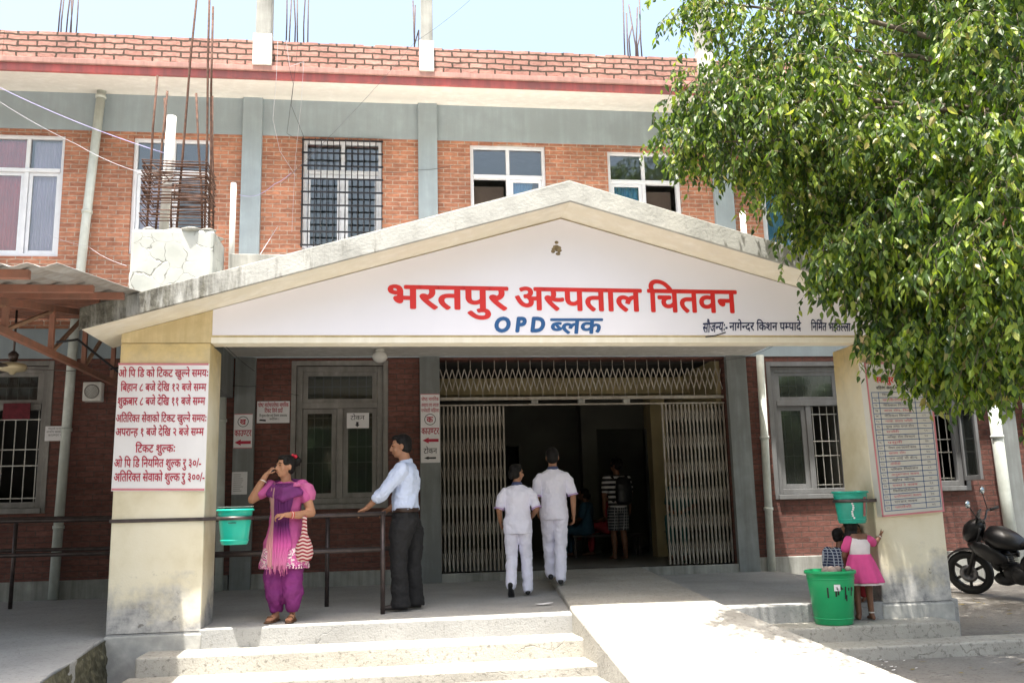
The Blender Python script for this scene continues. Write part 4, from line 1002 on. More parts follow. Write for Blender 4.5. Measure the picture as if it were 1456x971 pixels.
# ------------------------------------------------------------------ motorcycle
def motorcycle():
    front = Vector((10.40, 3.15, -.30)); rear = Vector((10.84, 1.92, -.34)); d = (front-rear); L = d.length; U = d.normalized(); Z = Vector((0, 0, 1)); V = Z.cross(U).normalized(); Z = U.cross(V)
    lean = .26; Zl = (Z*math.cos(lean)+V*math.sin(lean)); Vl = U.cross(Zl)*-1 if False else Zl.cross(U)
    P = lambda u, v, z: rear+U*u+Vl*v+Zl*z
    mo = thing('motorcycle', 'black motorcycle parked on the shaded paving right of the porch', 'motorcycle', rear)
    bk = plain('black_bike_enamel', (.008, .008, .009), .34, 0, .1, 5, 0); rub = plain('tyre_rubber', (.018, .018, .018), .75, 0, .2, 20, .2); al = plain('grey_alloy', (.16, .16, .17), .35, .9, .2, 10, .1); chrome = plain('mirror_back', (.35, .40, .42), .12, .9, .05, 5, 0)
    def wheel(c, ax, r):
        w = bpy.data.objects.new('wheel', None); COL.objects.link(w); adopt(w, mo)
        prof = [(r-.085, -.045), (r-.03, -.055), (r-.006, -.035), (r, 0), (r-.006, .035), (r-.03, .055), (r-.085, .045)]
        MB().lathe(prof+prof[:1], c, 40, ax, False).build('tyre', rub, w)
        rm = MB(); rm.lathe([(r-.10, -.03), (r-.082, -.04), (r-.082, .04), (r-.10, .03), (r-.10, -.03)], c, 32, ax, False); rm.lathe([(.05, -.05), (.05, .05)], c, 16, ax)
        x = Vector(ax).normalized().orthogonal().normalized(); y = Vector(ax).normalized().cross(x)
        for k in range(6):
            a = k*math.pi/3; q = x*math.cos(a)+y*math.sin(a); rm.bar(c+q*.04, c+q*(r-.09), .035, .03, ax)
        rm.build('rim', plain('black_alloy', (.03, .03, .03), .4, .5, .1, 10, 0), w)
        b = MB(); b.lathe([(.12, .052), (.12, .056), (.06, .056), (.06, .052)], c, 24, ax); b.build('brake_disc', al, w)
    steer = rad(-20); ax = (Vl*math.cos(steer)+U*math.sin(steer)).normalized(); fwd = ax.cross(Zl).normalized()
    if fwd.dot(U) < 0: fwd = -fwd
    fc = P(L, 0, .30); wheel(P(0, 0, .30), Vl, .31); wheel(fc, ax, .30)
    hd = P(L-.36, 0, .95)
    for s in (-1, 1): MB().tube([fc+ax*s*.085, hd+ax*s*.09], [.026, .02], 10).build('fork_leg', al if s < 0 else bk, mo)
    mg = MB(); n = 12; v = []
    for i in range(n+1):
        a = rad(15+125*i/n); c = fc+(fwd*math.cos(a)*-1*-1+Zl*math.sin(a))*.335
        for s in (-.06, -.03, .03, .06): v.append(c+ax*s-((fwd*math.cos(a)+Zl*math.sin(a))*.02 if abs(s) > .05 else Vector((0, 0, 0))))
    mg.add(v, [(4*i+k, 4*i+k+1, 4*i+k+5, 4*i+k+4) for i in range(n) for k in range(3)], True); mg.build('mudguard', bk, mo)
    h = MB(); h.rings([(hd+fwd*(.06+t)+Zl*z, ax*r, Zl*r*1.15) for t, r, z in ((-.10, .05, .02), (-.02, .11, -.01), (.08, .125, -.05), (.15, .11, -.08), (.19, .06, -.10))], 20); h.build('headlight_cowl', bk, mo)
    h = MB(); h.rings([(hd+fwd*(.235+t)+Zl*-.10, ax*r, Zl*r) for t, r in ((-.03, .07), (.0, .062), (.012, .03))], 18); h.build('headlight', plain('headlight_lens', (.4, .45, .5), .08, .2, .05, 5, 0), mo)
    v_ = MB(); v_.rings([(hd+fwd*(.04+t)+Zl*(.06+z), ax*r, fwd*.02) for t, r, z in ((0, .09, 0), (-.02, .10, .07), (-.05, .08, .14), (-.07, .03, .17))], 14); v_.build('windscreen', bk, mo)
    hb = hd+Zl*.09-fwd*.05
    MB().tube([hb-ax*.36-fwd*.10+Zl*.06, hb-ax*.2+Zl*.07, hb-ax*.05, hb+ax*.05, hb+ax*.2+Zl*.07, hb+ax*.36-fwd*.10+Zl*.06], .013, 8).build('handlebar', bk, mo)
    for s in (-1, 1):
        a = hb+ax*s*.24+Zl*.07; b = a+ax*s*.10+Zl*.22+fwd*.04
        MB().tube([a, b], .007, 6).build('mirror_stem', bk, mo)
        m = MB(); m.ball(b+Zl*.02+ax*s*.02, (.07, .03, .05), 14, 8, Matrix((ax, fwd, Zl)).transposed()); m.build('mirror', chrome, mo)
        MB().tube([hb+ax*s*.25-fwd*.03+Zl*.065, hb+ax*s*.37-fwd*.10+Zl*.06], .02, 8).build('grip', rub, mo)
    t_ = MB(); t_.rings([(P(L-.42-x, 0, z), Vl*w, Zl*hh) for x, w, hh, z in ((-.04, .06, .06, .82), (.06, .16, .14, .82), (.2, .19, .155, .80), (.34, .15, .12, .77), (.48, .09, .06, .73))], 18); t_.build('fuel_tank', bk, mo)
    for s in (-1, 1):
        c_ = MB(); c_.rings([(P(L-.30-x, s*(.12+dv), z), Vl*.03, Zl*hh) for x, hh, z, dv in ((-.10, .03, .74, .02), (.02, .10, .70, .05), (.16, .13, .66, .06), (.30, .10, .60, .04), (.40, .04, .56, .0))], 12); c_.build('tank_shroud', bk, mo)
    s_ = MB(); s_.rings([(P(u, 0, z), Vl*w, Zl*hh) for u, z, w, hh in ((.42, .74, .09, .03), (.28, .755, .13, .05), (.05, .79, .14, .055), (-.15, .84, .13, .06), (-.33, .86, .09, .04), (-.38, .865, .04, .02))], 16); s_.build('seat', plain('seat_vinyl', (.015, .015, .016), .5, 0, .2, 15, .1), mo)
    tl = MB(); tl.rings([(P(u, 0, z), Vl*w, Zl*hh) for u, z, w, hh in ((.36, .60, .10, .06), (.1, .66, .12, .09), (-.2, .76, .11, .06), (-.45, .83, .07, .035), (-.52, .84, .03, .02))], 16); tl.build('tail_panel', bk, mo)
    tp = MB(); tp.ball(P(-.48, 0, .80), (.05, .06, .03), 10, 6); tp.build('tail_lamp', plain('red_lamp_lens', (.4, .01, .01), .15, 0, .05, 5, 0), mo)
    e = MB(); c = P(.62, 0, .36)
    for u, v, z, a, b_, hh in ((.62, 0, .34, .17, .13, .14), (.72, 0, .50, .10, .10, .14), (.50, .12, .34, .11, .04, .11), (.50, -.12, .34, .11, .04, .11)):
        e.ball(P(u, v, z), (a, b_, hh), 14, 9, Matrix((U, Vl, Zl)).transposed())
    for k in range(7): e.bar(P(.60, -.12, .44+k*.026), P(.84, -.12, .44+k*.026), .01, .24, Vl) if False else e.bar(P(.62, 0, .43+k*.028), P(.84, 0, .43+k*.028), .22, .008)
    for u_, z_, a_, h_ in ((.84, .52, .08, .17), (.78, .26, .16, .09), (.40, .44, .12, .16)): e.ball(P(u_, 0, z_), (a_, .13, h_), 12, 8, Matrix((U, Vl, Zl)).transposed())
    e.build('engine', plain('dark_engine', (.03, .03, .031), .45, .5, .3, 20, .1), mo)
    fr = MB()
    for a, b in ((P(.98, 0, .88), P(.80, 0, .22)), (P(.98, 0, .85), P(.40, 0, .68)), (P(.40, 0, .68), P(.36, 0, .26)), (P(.36, 0, .26), P(.80, 0, .20)), (P(.38, .10, .30), P(0, .10, .30)), (P(.38, -.10, .30), P(0, -.10, .30)), (P(.40, 0, .66), P(-.25, 0, .74))): fr.tube([a, b], .02, 8)
    for s in (-1, 1): fr.tube([P(.05, s*.12, .34), P(.22, s*.12, .66)], .032, 10)
    fr.build('frame', bk, mo)
    MB().tube([P(.80, -.11, .40), P(.86, -.13, .22), P(.6, -.15, .17), P(.3, -.16, .22)], .02, 8).build('exhaust_pipe', al, mo)
    MB().tube([P(.3, -.16, .22), P(.25, -.165, .235), P(-.15, -.18, .36), P(-.2, -.18, .375)], [.025, .045, .05, .03], 12).build('exhaust', bk, mo)
    rg = MB(); rg.add([P(-.05+.335*math.cos(rad(a)), s, .30+.335*math.sin(rad(a))) for a in range(40, 175, 12) for s in (-.07, .07)], [(2*i, 2*i+1, 2*i+3, 2*i+2) for i in range(11)], True); rg.build('rear_mudguard', bk, mo)
    MB().box(0, 0, 0, 0, 0, 0) if False else None
    np_ = MB(); c = P(-.52, 0, .62); np_.bar(c-Zl*.06, c+Zl*.06, .006, .2, Vl); np_.build('plate', plain('red_plate', (.4, .03, .04), .5, 0, .1, 8, 0), mo)
    MB().tube([P(.45, .1, .22), P(.40, .26, .005)], .012, 8).build('side_stand', al, mo)
motorcycle()

# ------------------------------------------------------------------ people
TX = bpy.data.textures.new('folds', 'CLOUDS'); TX.noise_scale = .085; TX.noise_depth = 3
def solid(name, mb, m, parent, vox=.009, smooth=4, folds=0, keep=True):
    """fuses closed shapes into one continuous skin"""
    o = bpy.data.objects.new('tmp', mb.mesh('tmp')); COL.objects.link(o)
    r = o.modifiers.new('r', 'REMESH'); r.mode = 'VOXEL'; r.voxel_size = vox; r.use_smooth_shade = True
    if smooth: s = o.modifiers.new('s', 'SMOOTH'); s.factor = .5; s.iterations = smooth
    if folds:
        d = o.modifiers.new('d', 'DISPLACE'); d.texture = TX; d.strength = folds; d.mid_level = .5; d.texture_coords = 'GLOBAL'
    dg = bpy.context.evaluated_depsgraph_get(); dg.update() if hasattr(dg, 'update') else None
    me = bpy.data.meshes.new_from_object(o.evaluated_get(bpy.context.evaluated_depsgraph_get())); old = o.data
    bpy.data.objects.remove(o); bpy.data.meshes.remove(old); me.name = name
    for p in me.polygons: p.use_smooth = True
    me.materials.clear()
    return link(name, me, m, parent)

def skin(name, c):
    t = NT(name); t.b.inputs['Subsurface Weight'].default_value = .06; t.b.inputs['Subsurface Radius'].default_value = (.02, .008, .004)
    return t.fin(t.ramp(t.noise(9, detail=5), [(.3, mul(c, .85)), (.7, mul(c, 1.12))]), .5, 0, .35)
M['skin'] = skin('brown_skin', (.36, .18, .105)); M['skin2'] = skin('deep_brown_skin', (.17, .078, .045))
def hairm():
    t = NT('black_hair'); f = t.noise(60, t.sc((1, 1, .25)), detail=4); t.bump(f, .5, .006)
    return t.fin(t.ramp(f, [(.3, (.004, .0035, .0035)), (.7, (.014, .012, .011))]), .55, 0, .18)
M['hair'] = hairm()
M['eye'] = plain('dark_eye', (.015, .01, .008), .2, 0, .05, 5, 0); M['lip'] = plain('lip', (.25, .075, .06), .45, 0, .1, 8, 0)

class Fig:
    """a figure in its own axes: x right, y forward, z up, then turned to a heading and set down"""
    def __init__(s, name, label, loc, heading, H, sk='skin', group=None):
        s.k = H/1.70; s.loc = Vector(loc); s.R = Matrix.Rotation(heading, 3, 'Z'); s.t = thing(name, label, 'person', loc, group); s.sk = M[sk]; s.body = MB()
    def w(s, p): return s.loc + s.R @ (Vector(p)*s.k)
    def d(s, v): return s.R @ Vector(v)
    def tube(s, b, pts, r, n=12):
        P = [s.w(p) for p in pts]; r = [q*s.k for q in (r if isinstance(r, (list, tuple)) else [r]*len(pts))]
        b.tube(P, r, n)
        for p, q in zip(P, r): b.ball(p, q*.99, n, 8)
    def loft(s, b, rs, n=20):
        """rs: (x, y, z, rx, ry)"""
        b.rings([(s.w((x, y, z)), s.d((rx*s.k, 0, 0)), s.d((0, ry*s.k, 0))) for x, y, z, rx, ry in rs], n)
    def torso(s, b, off=(0, 0), g=0, top=1.40, bot=.86, sx=1, belly=0, lean=0):
        prof = [(.84, .135, .10), (.92, .165, .115), (.98, .16, .112), (1.06, .142, .105), (1.16, .15, .108), (1.26, .17, .112), (1.33, .178, .10), (1.385, .165, .085), (1.425, .09, .07)]
        L = lambda z: lean*max(0, z-.92)
        r = [(off[0]*(z-.92)/.5, off[1]*(z-.92)/.5+L(z)+(belly if .9 < z < 1.2 else 0)*.5, z, (rx+g)*sx, ry+g+(belly if .9 < z < 1.2 else 0)) for z, rx, ry in prof if bot <= z <= top+.03]
        s.loft(b, r)
    def head(s, c, yaw=0, pitch=0, hair='short', sc=1, face=True):
        """c: centre of the skull; yaw turns to the figure's left"""
        b = s.body; HR = s.R @ Matrix.Rotation(yaw, 3, 'Z') @ Matrix.Rotation(-pitch, 3, 'X'); k = s.k*sc; C = s.w(c)
        q = lambda p: C + HR @ (Vector(p)*k)
        b.ball(q((0, -.012, .02)), Vector((.075, .094, .092))*k, 18, 12, HR)
        b.ball(q((0, .022, -.045)), Vector((.058, .066, .072))*k, 16, 10, HR)
        b.ball(q((0, .048, -.088)), Vector((.032, .028, .024))*k, 12, 8, HR)
        b.tube([q((0, .080, .02)), q((0, .100, -.018)), q((0, .104, -.030)), q((0, .085, -.040))], [.008*k, .012*k, .015*k, .010*k], 8)
        for x in (-1, 1):
            b.ball(q((x*.078, -.012, -.012)), Vector((.010, .020, .032))*k, 10, 7, HR)
            b.ball(q((x*.045, .052, -.035)), Vector((.028, .025, .026))*k, 10, 7, HR)
            b.ball(q((x*.030, .074, .022)), Vector((.026, .014, .010))*k, 10, 6, HR)
        b.ball(q((0, .078, -.064)), Vector((.026, .014, .010))*k, 10, 6, HR)
        if face:
            for x in (-1, 1):
                MB().ball(q((x*.031, .0815, .004)), Vector((.012, .006, .006))*k, 10, 6, HR).build('eye', M['eye'], s.t)
                MB().tube([q((x*.014, .086, .026)), q((x*.032, .086, .031)), q((x*.052, .070, .024))], [.003*k, .0045*k, .002*k], 6).build('eyebrow', M['hair'], s.t)
            MB().ball(q((0, .0905, -.066)), Vector((.022, .005, .006))*k, 10, 6, HR).build('mouth', M['lip'], s.t)
        h = MB()
        h.ball(q((0, -.026, .036)), Vector((.083, .094, .090))*k, 18, 12, HR)
        h.ball(q((0, -.045, -.01)), Vector((.079, .068, .078))*k, 16, 10, HR)
        h.ball(q((0, .02, .085)), Vector((.060, .065, .035))*k, 14, 8, HR)
        if hair == 'bun':
            for p, r in (((0, -.125, .055), .050), ((.02, -.15, .05), .035), ((-.02, -.145, .07), .034), ((0, -.13, .095), .03)): h.ball(q(p), r*k, 12, 8)
            for i in range(7): h.tube([q((.02*(i-3)*.3, -.16, .06)), q((.03*(i-3)*.4, -.185-.012*(i % 3), .055-.012*i))], [.006*k, .002*k], 5)
            for x in (-1, 1): h.ball(q((x*.062, .03, .05)), Vector((.022, .035, .045))*k, 10, 7, HR)
        if hair == 'bob':
            for p, r in (((0, -.07, -.06), .075), ((.04, -.06, -.085), .05), ((-.04, -.06, -.085), .05), ((0, -.05, -.10), .055), ((.02, -.05, -.14), .06), ((-.03, -.05, -.14), .06)): h.ball(q(p), r*k, 12, 8)
        if hair == 'tied':
            h.ball(q((0, -.12, -.02)), Vector((.045, .04, .06))*k, 12, 8, HR)
        if hair == 'curly':
            for i in range(40):
                a = random.uniform(0, 6.28); e = random.uniform(-.5, 1.4); p = Vector((math.cos(a)*math.cos(e)*.088, -.022+math.sin(a)*math.cos(e)*.098, .03+math.sin(e)*.095))
                if p.y > .04 and p.z < .08: continue
                h.ball(q(p), random.uniform(.018, .03)*k, 8, 6)
        solid('hair', h, M['hair'], s.t, .006, 2)
        s.q = q; s.HR = HR; s.hk = k
        return q
    def hand(s, b, wrist, dirv, palm, thumb, curl=.5, size=1):
        """wrist point, direction of the fingers, palm normal, thumb side (figure axes)"""
        k = s.k*size; W = s.w(wrist); D = s.d(dirv).normalized(); N = s.d(palm); N = (N-D*N.dot(D)).normalized(); S = D.cross(N)
        if S.dot(s.d(thumb)) < 0: S = -S
        b.rings([(W+D*(t*k), S*(w_*k), N*(h*k)) for t, w_, h in ((-.02, .026, .022), (.02, .034, .018), (.05, .040, .016), (.085, .040, .014), (.095, .034, .010))], 12)
        for i, (o, l) in enumerate(((.030, .072), (.010, .080), (-.011, .074), (-.030, .058))):
            p0 = W+D*(.075*k)+S*(o*k); a = curl*.55; d1 = (D*math.cos(a)+N*math.sin(a)); p1 = p0+d1*(l*.48*k); a2 = a+curl*1.1; p2 = p1+(D*math.cos(a2)+N*math.sin(a2))*(l*.32*k); a3 = a2+curl*.8; p3 = p2+(D*math.cos(a3)+N*math.sin(a3))*(l*.22*k)
            b.tube([p0, p1, p2, p3], [.0092*k, .0085*k, .0078*k, .0065*k], 8)
            for p, r in ((p0, .009), (p1, .0085), (p2, .0078), (p3, .0065)): b.ball(p, r*k, 8, 6)
        t0 = W+D*(.025*k)+S*(.03*k); t1 = t0+(D*.6+S*.7+N*.3).normalized()*(.04*k); t2 = t1+(D*.9+S*.2+N*.4*curl).normalized()*(.032*k)
        b.tube([t0, t1, t2], [.012*k, .0105*k, .008*k], 8); b.ball(t2, .008*k, 8, 6); b.ball(t1, .0105*k, 8, 6)
    def finish(s, vox=.0075): return solid('body', s.body, s.sk, s.t, vox, 3)
    def shoe(s, ankle, toe, m, name='shoe', h=.065, sole=None):
        b = MB(); a = s.w(ankle); t_ = s.w(toe); f = (t_-a); f.z = 0 if abs(f.normalized().z) < .35 else f.z; f.normalize(); up = Vector((0, 0, 1)); up = (up-f*up.dot(f)).normalized(); x = f.cross(up); k = s.k
        base = a-up*(.075*k)
        b.rings([(base+f*(u*k)+up*(hh*k/2+.004), x*(w_*k), up*(hh*k/2)) for u, w_, hh in ((-.075, .02, .05), (-.06, .034, .07), (-.02, .036, .085), (.05, .038, .07), (.11, .046, .052), (.16, .042, .042), (.195, .02, .028))], 14)
        o = solid(name, b, m, s.t, .007, 2)
        return o
# ---- woman on the phone
def fig_woman():
    F_ = Fig('person', 'woman in pink kurta and purple salwar holding a phone to her ear', (1.50, .33, 0), rad(166), 1.56)
    t = F_.t; b = F_.body
    F_.head((.0, .045, 1.575), yaw=rad(-38), pitch=rad(-3), hair='bun')
    q = F_.q
    cl = MB()
    for p in ((0.02, -.10, .105), (.0, -.085, .118), (-.03, -.10, .11), (.035, -.12, .09)): cl.ball(q(p), .021*F_.k, 10, 7)
    M['rose'] = plain('shiny_red_hair_flower', (.45, .01, .03), .2, 0, .15, 30, 0); cl.build('hair_flower', M['rose'], t)
    F_.tube(b, [(0, 0, 1.36), (0, .01, 1.42), (0, .03, 1.50)], [.065, .055, .055])
    # right arm folded up to the ear (her right = picture left)
    sh, el, wr = (.185, .0, 1.365), (.345, .06, 1.24), (.185, .085, 1.495)
    F_.tube(b, [sh, el], [.058, .046]); F_.tube(b, [el, (.27, .085, 1.36), wr], [.046, .04, .027])
    F_.hand(b, wr, (-.62, -.25, .70), (-.7, -.5, 0), (0, .9, .3), .75)
    ph = MB(); c = F_.w((.105, .10, 1.555)); ph.bar(F_.w((.128, .10, 1.50)), F_.w((.092, .015, 1.60)), .045*F_.k, .012, (1, 0, 0)); ph.build('phone', M['black'], t, .003)
    # left arm bent across the waist
    sl, e2, w2 = (-.185, .0, 1.365), (-.27, -.02, 1.09), (-.075, .20, 1.075)
    F_.tube(b, [sl, e2], [.058, .046]); F_.tube(b, [e2, (-.18, .11, 1.07), w2], [.046, .042, .027])
    F_.hand(b, w2, (.8, .35, -.05), (0, -.3, -.95), (0, 1, .3), .9)
    # feet
    for x in (.085, -.085):
        F_.tube(b, [(x, 0, .88), (x, .01, .5), (x, -.01, .30), (x, -.015, .10)], [.07, .06, .05, .036])
        fx = x*1.25; b.rings([(F_.w((x+(fx-x)*i/4, u, z)), F_.d((w_*F_.k, 0, 0)), F_.d((0, 0, h*F_.k))) for i, (u, z, w_, h) in enumerate(((-.06, .045, .022, .03), (-.02, .055, .03, .04), (.06, .045, .036, .03), (.12, .035, .042, .02), (.165, .03, .032, .013)))], 12)
        so = MB(); so.rings([(F_.w((x+(fx-x)*i/3, u, .012)), F_.d((w_*F_.k, 0, 0)), F_.d((0, 0, .010))) for i, (u, w_) in enumerate(((-.085, .022), (-.05, .036), (.06, .042), (.13, .048), (.185, .03)))], 14)
        M['sandal'] = M.get('sandal') or plain('brown_sandal', (.12, .06, .03), .6, 0, .2, 20, 0)
        o = so.build('sandal', M['sandal'], t)
        s2 = MB(); s2.tube([F_.w((fx-.045, .10, .02)), F_.w((fx-.02, .105, .062)), F_.w((fx+.02, .105, .062)), F_.w((fx+.045, .10, .02))], .007, 6); s2.tube([F_.w((fx-.04, .03, .02)), F_.w((fx, .03, .085)), F_.w((fx+.04, .03, .02))], .006, 6); s2.build('strap', M['sandal'], o)
    F_.torso(b, g=-.026)
    F_.finish()
    M['salwar'] = plain('purple_salwar_cotton', (.17, .018, .14), .75, 0, .18, 7, .25, 60)
    tr = MB()
    for x in (.085, -.085):
        F_.loft(tr, [(x*.8, 0, .88, .10, .11), (x, .01, .72, .11, .115), (x*1.05, .015, .55, .115, .118), (x*1.1, .02, .40, .112, .114), (x*1.1, .012, .28, .104, .106), (x*1.04, -.005, .18, .085, .088), (x, -.012, .115, .058, .062), (x, -.012, .095, .055, .06)])
    solid('salwar', tr, M['salwar'], t, .009, 2, .045)
    # kurta
    tk = NT('pink_kurta_print'); x = tk.xyz(); zz = tk.math('SUBTRACT', x[2], .0)
    base = tk.ramp(tk.noise(8), [(.3, (.36, .065, .21)), (.7, (.47, .10, .27))])
    vo = tk.n('TexVoronoi'); vo.inputs['Scale'].default_value = 15; tk.l(tk.coord(), vo.inputs['Vector'])
    wv = tk.n('TexNoise'); wv.inputs['Scale'].default_value = 17; wv.inputs['Distortion'].default_value = 2.5; tk.l(tk.coord(), wv.inputs['Vector'])
    fl = tk.ramp(wv.outputs['Fac'], [(.47, (.52, .11, .30)), (.5, (.78, .66, .66)), (.56, (.80, .70, .68)), (.60, (.17, .015, .10)), (.68, (.14, .012, .09))])
    fl.node.color_ramp.interpolation = 'CONSTANT'
    hem = tk.ramp(tk.math('ADD', zz, tk.math('MULTIPLY', tk.noise(6), .12)), [(.73, (1, 1, 1)), (.75, (0, 0, 0))])
    c = tk.mix(hem, base, fl); 
    band = tk.math('LESS_THAN', zz, .52); dots = tk.math('GREATER_THAN', tk.math('SINE', tk.math('MULTIPLY', tk.math('ADD', x[0], x[1]), 190)), .1); c = tk.mix(tk.math('MULTIPLY', band, dots), c, (.2, .02, .12))
    tk.bump(tk.noise(5, tk.sc((6, 6, .6))), .5, .02); M['kurta'] = tk.fin(c, .7, 0, .25)
    k = MB(); prof = [(.535, .268, .20, .01), (.56, .265, .198, .01), (.70, .235, .175, .01), (.84, .205, .155, .005), (.98, .176, .138, .0), (1.08, .158, .127, .0), (1.18, .165, .130, .0), (1.27, .182, .132, .0), (1.34, .186, .112, 0), (1.395, .155, .088, 0), (1.42, .075, .06, 0)]
    F_.loft(k, [(0, y, z, rx, ry) for z, rx, ry, y in prof])
    F_.tube(k, [(.17, 0, 1.365), (.25, .035, 1.31)], [.075, .068]); F_.tube(k, [(-.17, 0, 1.365), (-.222, -.01, 1.25)], [.075, .068])
    solid('kurta', k, M['kurta'], t, .008, 2, .03)
    # dupatta: front fall and cowl
    td = NT('ombre_dupatta'); x = td.xyz(); f = td.math('ADD', x[2], td.math('MULTIPLY', td.noise(5), .06))
    col = td.ramp(f, [(.50, (.52, .17, .30)), (.74, (.50, .08, .28)), (.84, (.24, .025, .16)), (.92, (.085, .01, .085))])
    st_ = td.math('GREATER_THAN', td.math('ABSOLUTE', td.math('SUBTRACT', x[0], 1.495)), .092); col = td.mix(td.math('MULTIPLY', st_, .55), col, (.55, .34, .24))
    td.bump(td.noise(4, td.sc((14, 14, .5))), .6, .02); M['dup'] = td.fin(col, .65, 0, .3)
    def ry_at(z):
        for (z0, rx0, a0, y0), (z1, rx1, a1, y1) in zip(prof, prof[1:]):
            if z0 <= z <= z1: u = (z-z0)/(z1-z0); return rx0+(rx1-rx0)*u, a0+(a1-a0)*u
        return prof[0][1], prof[0][2]
    dv = MB(); nu, nz = 26, 26; v = []
    for j in range(nz+1):
        z = 1.40-.84*j/nz
        rx, ry = ry_at(max(z, .58)); half = (.115+.02*math.sin(j*.4)) if z > .75 else .115-.02*(1-(z-.55)/.2)
        for i in range(nu+1):
            u = -1+2*i/nu; xx = u*half+.01; yy = ry*math.sqrt(max(.05, 1-(xx/rx)**2))
            v.append(F_.w((xx, yy+.022+.006*math.sin(i*1.9+j*.12), z-(.03*math.sin(i*.9)+.02*(i % 3) if j == nz else 0))))
    dv.add(v, [(j*(nu+1)+i, j*(nu+1)+i+1, (j+1)*(nu+1)+i+1, (j+1)*(nu+1)+i) for j in range(nz) for i in range(nu)], True)
    o = dv.build('dupatta', M['dup'], t); m_ = o.modifiers.new('thick', 'SOLIDIFY'); m_.thickness = .006
    cw = MB()
    for i in range(5):
        dz = -.02*i; rr = .10+.012*i
        F_.tube(cw, [(-rr*1.55, -.03, 1.40-.01*i), (-rr*1.2, .075, 1.37+dz), (-.02, .13+.006*i, 1.325+dz*1.2), (rr*1.1, .08, 1.37+dz), (rr*1.35, -.02, 1.405)], [.026, .030, .032, .028, .022], 8)
    F_.tube(cw, [(.12, -.04, 1.41), (0, -.085, 1.425), (-.13, -.05, 1.41)], [.03, .032, .03], 8)
    M['dup2'] = plain('purple_dupatta_cotton', (.12, .014, .11), .7, 0, .25, 12, .4, 50)
    solid('dupatta', cw, M['dup2'], t, .009, 2, .012)
    sp = MB()
    F_.loft(sp, [(-.13, .055, 1.36, .055, .06), (-.17, .03, 1.405, .07, .08), (-.215, -.01, 1.375, .065, .085), (-.255, -.03, 1.30, .05, .08), (-.265, -.04, 1.22, .03, .06)], 16)
    M['dup3'] = plain('pink_dupatta_cotton', (.50, .12, .29), .7, 0, .2, 10, .4, 50)
    solid('dupatta', sp, M['dup3'], t, .009, 2, .012)
    fr = MB()
    for i in range(16): p = F_.w((-.10+.0135*i, .205+.004*math.sin(i), .565)); fr.tube([p, p+Vector((random.uniform(-.02, .02), random.uniform(-.01, .01), -.05-.04*random.random()))], .003, 5)
    fr.build('fringe', M['dup3'], t)
    # bangles and bag
    M['bangle'] = plain('white_bangle', (.6, .55, .5), .3, .2, .1, 8, 0); M['bangler'] = plain('red_bangle', (.45, .02, .02), .3, .1, .1, 8, 0)
    p0, p1 = F_.w((.225, .118, 1.39)), F_.w(wr); ax = (p1-p0).normalized()
    MB().lathe([(.032, -.005), (.036, 0), (.032, .005), (.029, 0)], p0.lerp(p1, .35), 16, ax, False).build('bangle', M['bangle'], t)
    p0, p1 = F_.w((-.18, .11, 1.07)), F_.w(w2); ax = (p1-p0).normalized()
    for u, m in ((.25, 'bangler'), (.38, 'bangler'), (.32, 'bangle')): MB().lathe([(.033, -.005), (.037, 0), (.033, .005), (.030, 0)], p0.lerp(p1, u+.2), 16, ax, False).build('bangle', M[m], t)
    hang = F_.w((-.205, .09, 1.04)); h0 = hang+Vector((.03, -.02, 0))
    tb = NT('striped_cloth_bag'); x = tb.xyz(); a = tb.math('GREATER_THAN', tb.math('SINE', tb.math('ADD', tb.math('MULTIPLY', x[2], 190), tb.math('MULTIPLY', tb.math('SINE', tb.math('MULTIPLY', x[0], 70)), 1.2))), 0)
    M['bag'] = tb.fin(tb.mix(a, (.52, .40, .37), (.23, .02, .035)), .85, 0, .2)
    bag = thing('cloth_bag', 'small red and white striped cloth bag hanging from the woman\'s arm', 'bag', h0)
    bb = MB(); bb.rings([(h0+Vector((0, 0, z)), Vector((rx, 0, 0)), Vector((0, ry, 0))) for z, rx, ry in ((-.40, .03, .03), (-.385, .07, .05), (-.33, .085, .06), (-.26, .08, .055), (-.19, .05, .04), (-.15, .03, .028), (-.06, .025, .012), (.02, .024, .010))], 16)
    solid('pouch', bb, M['bag'], bag, .008, 2, .01)
fig_woman()

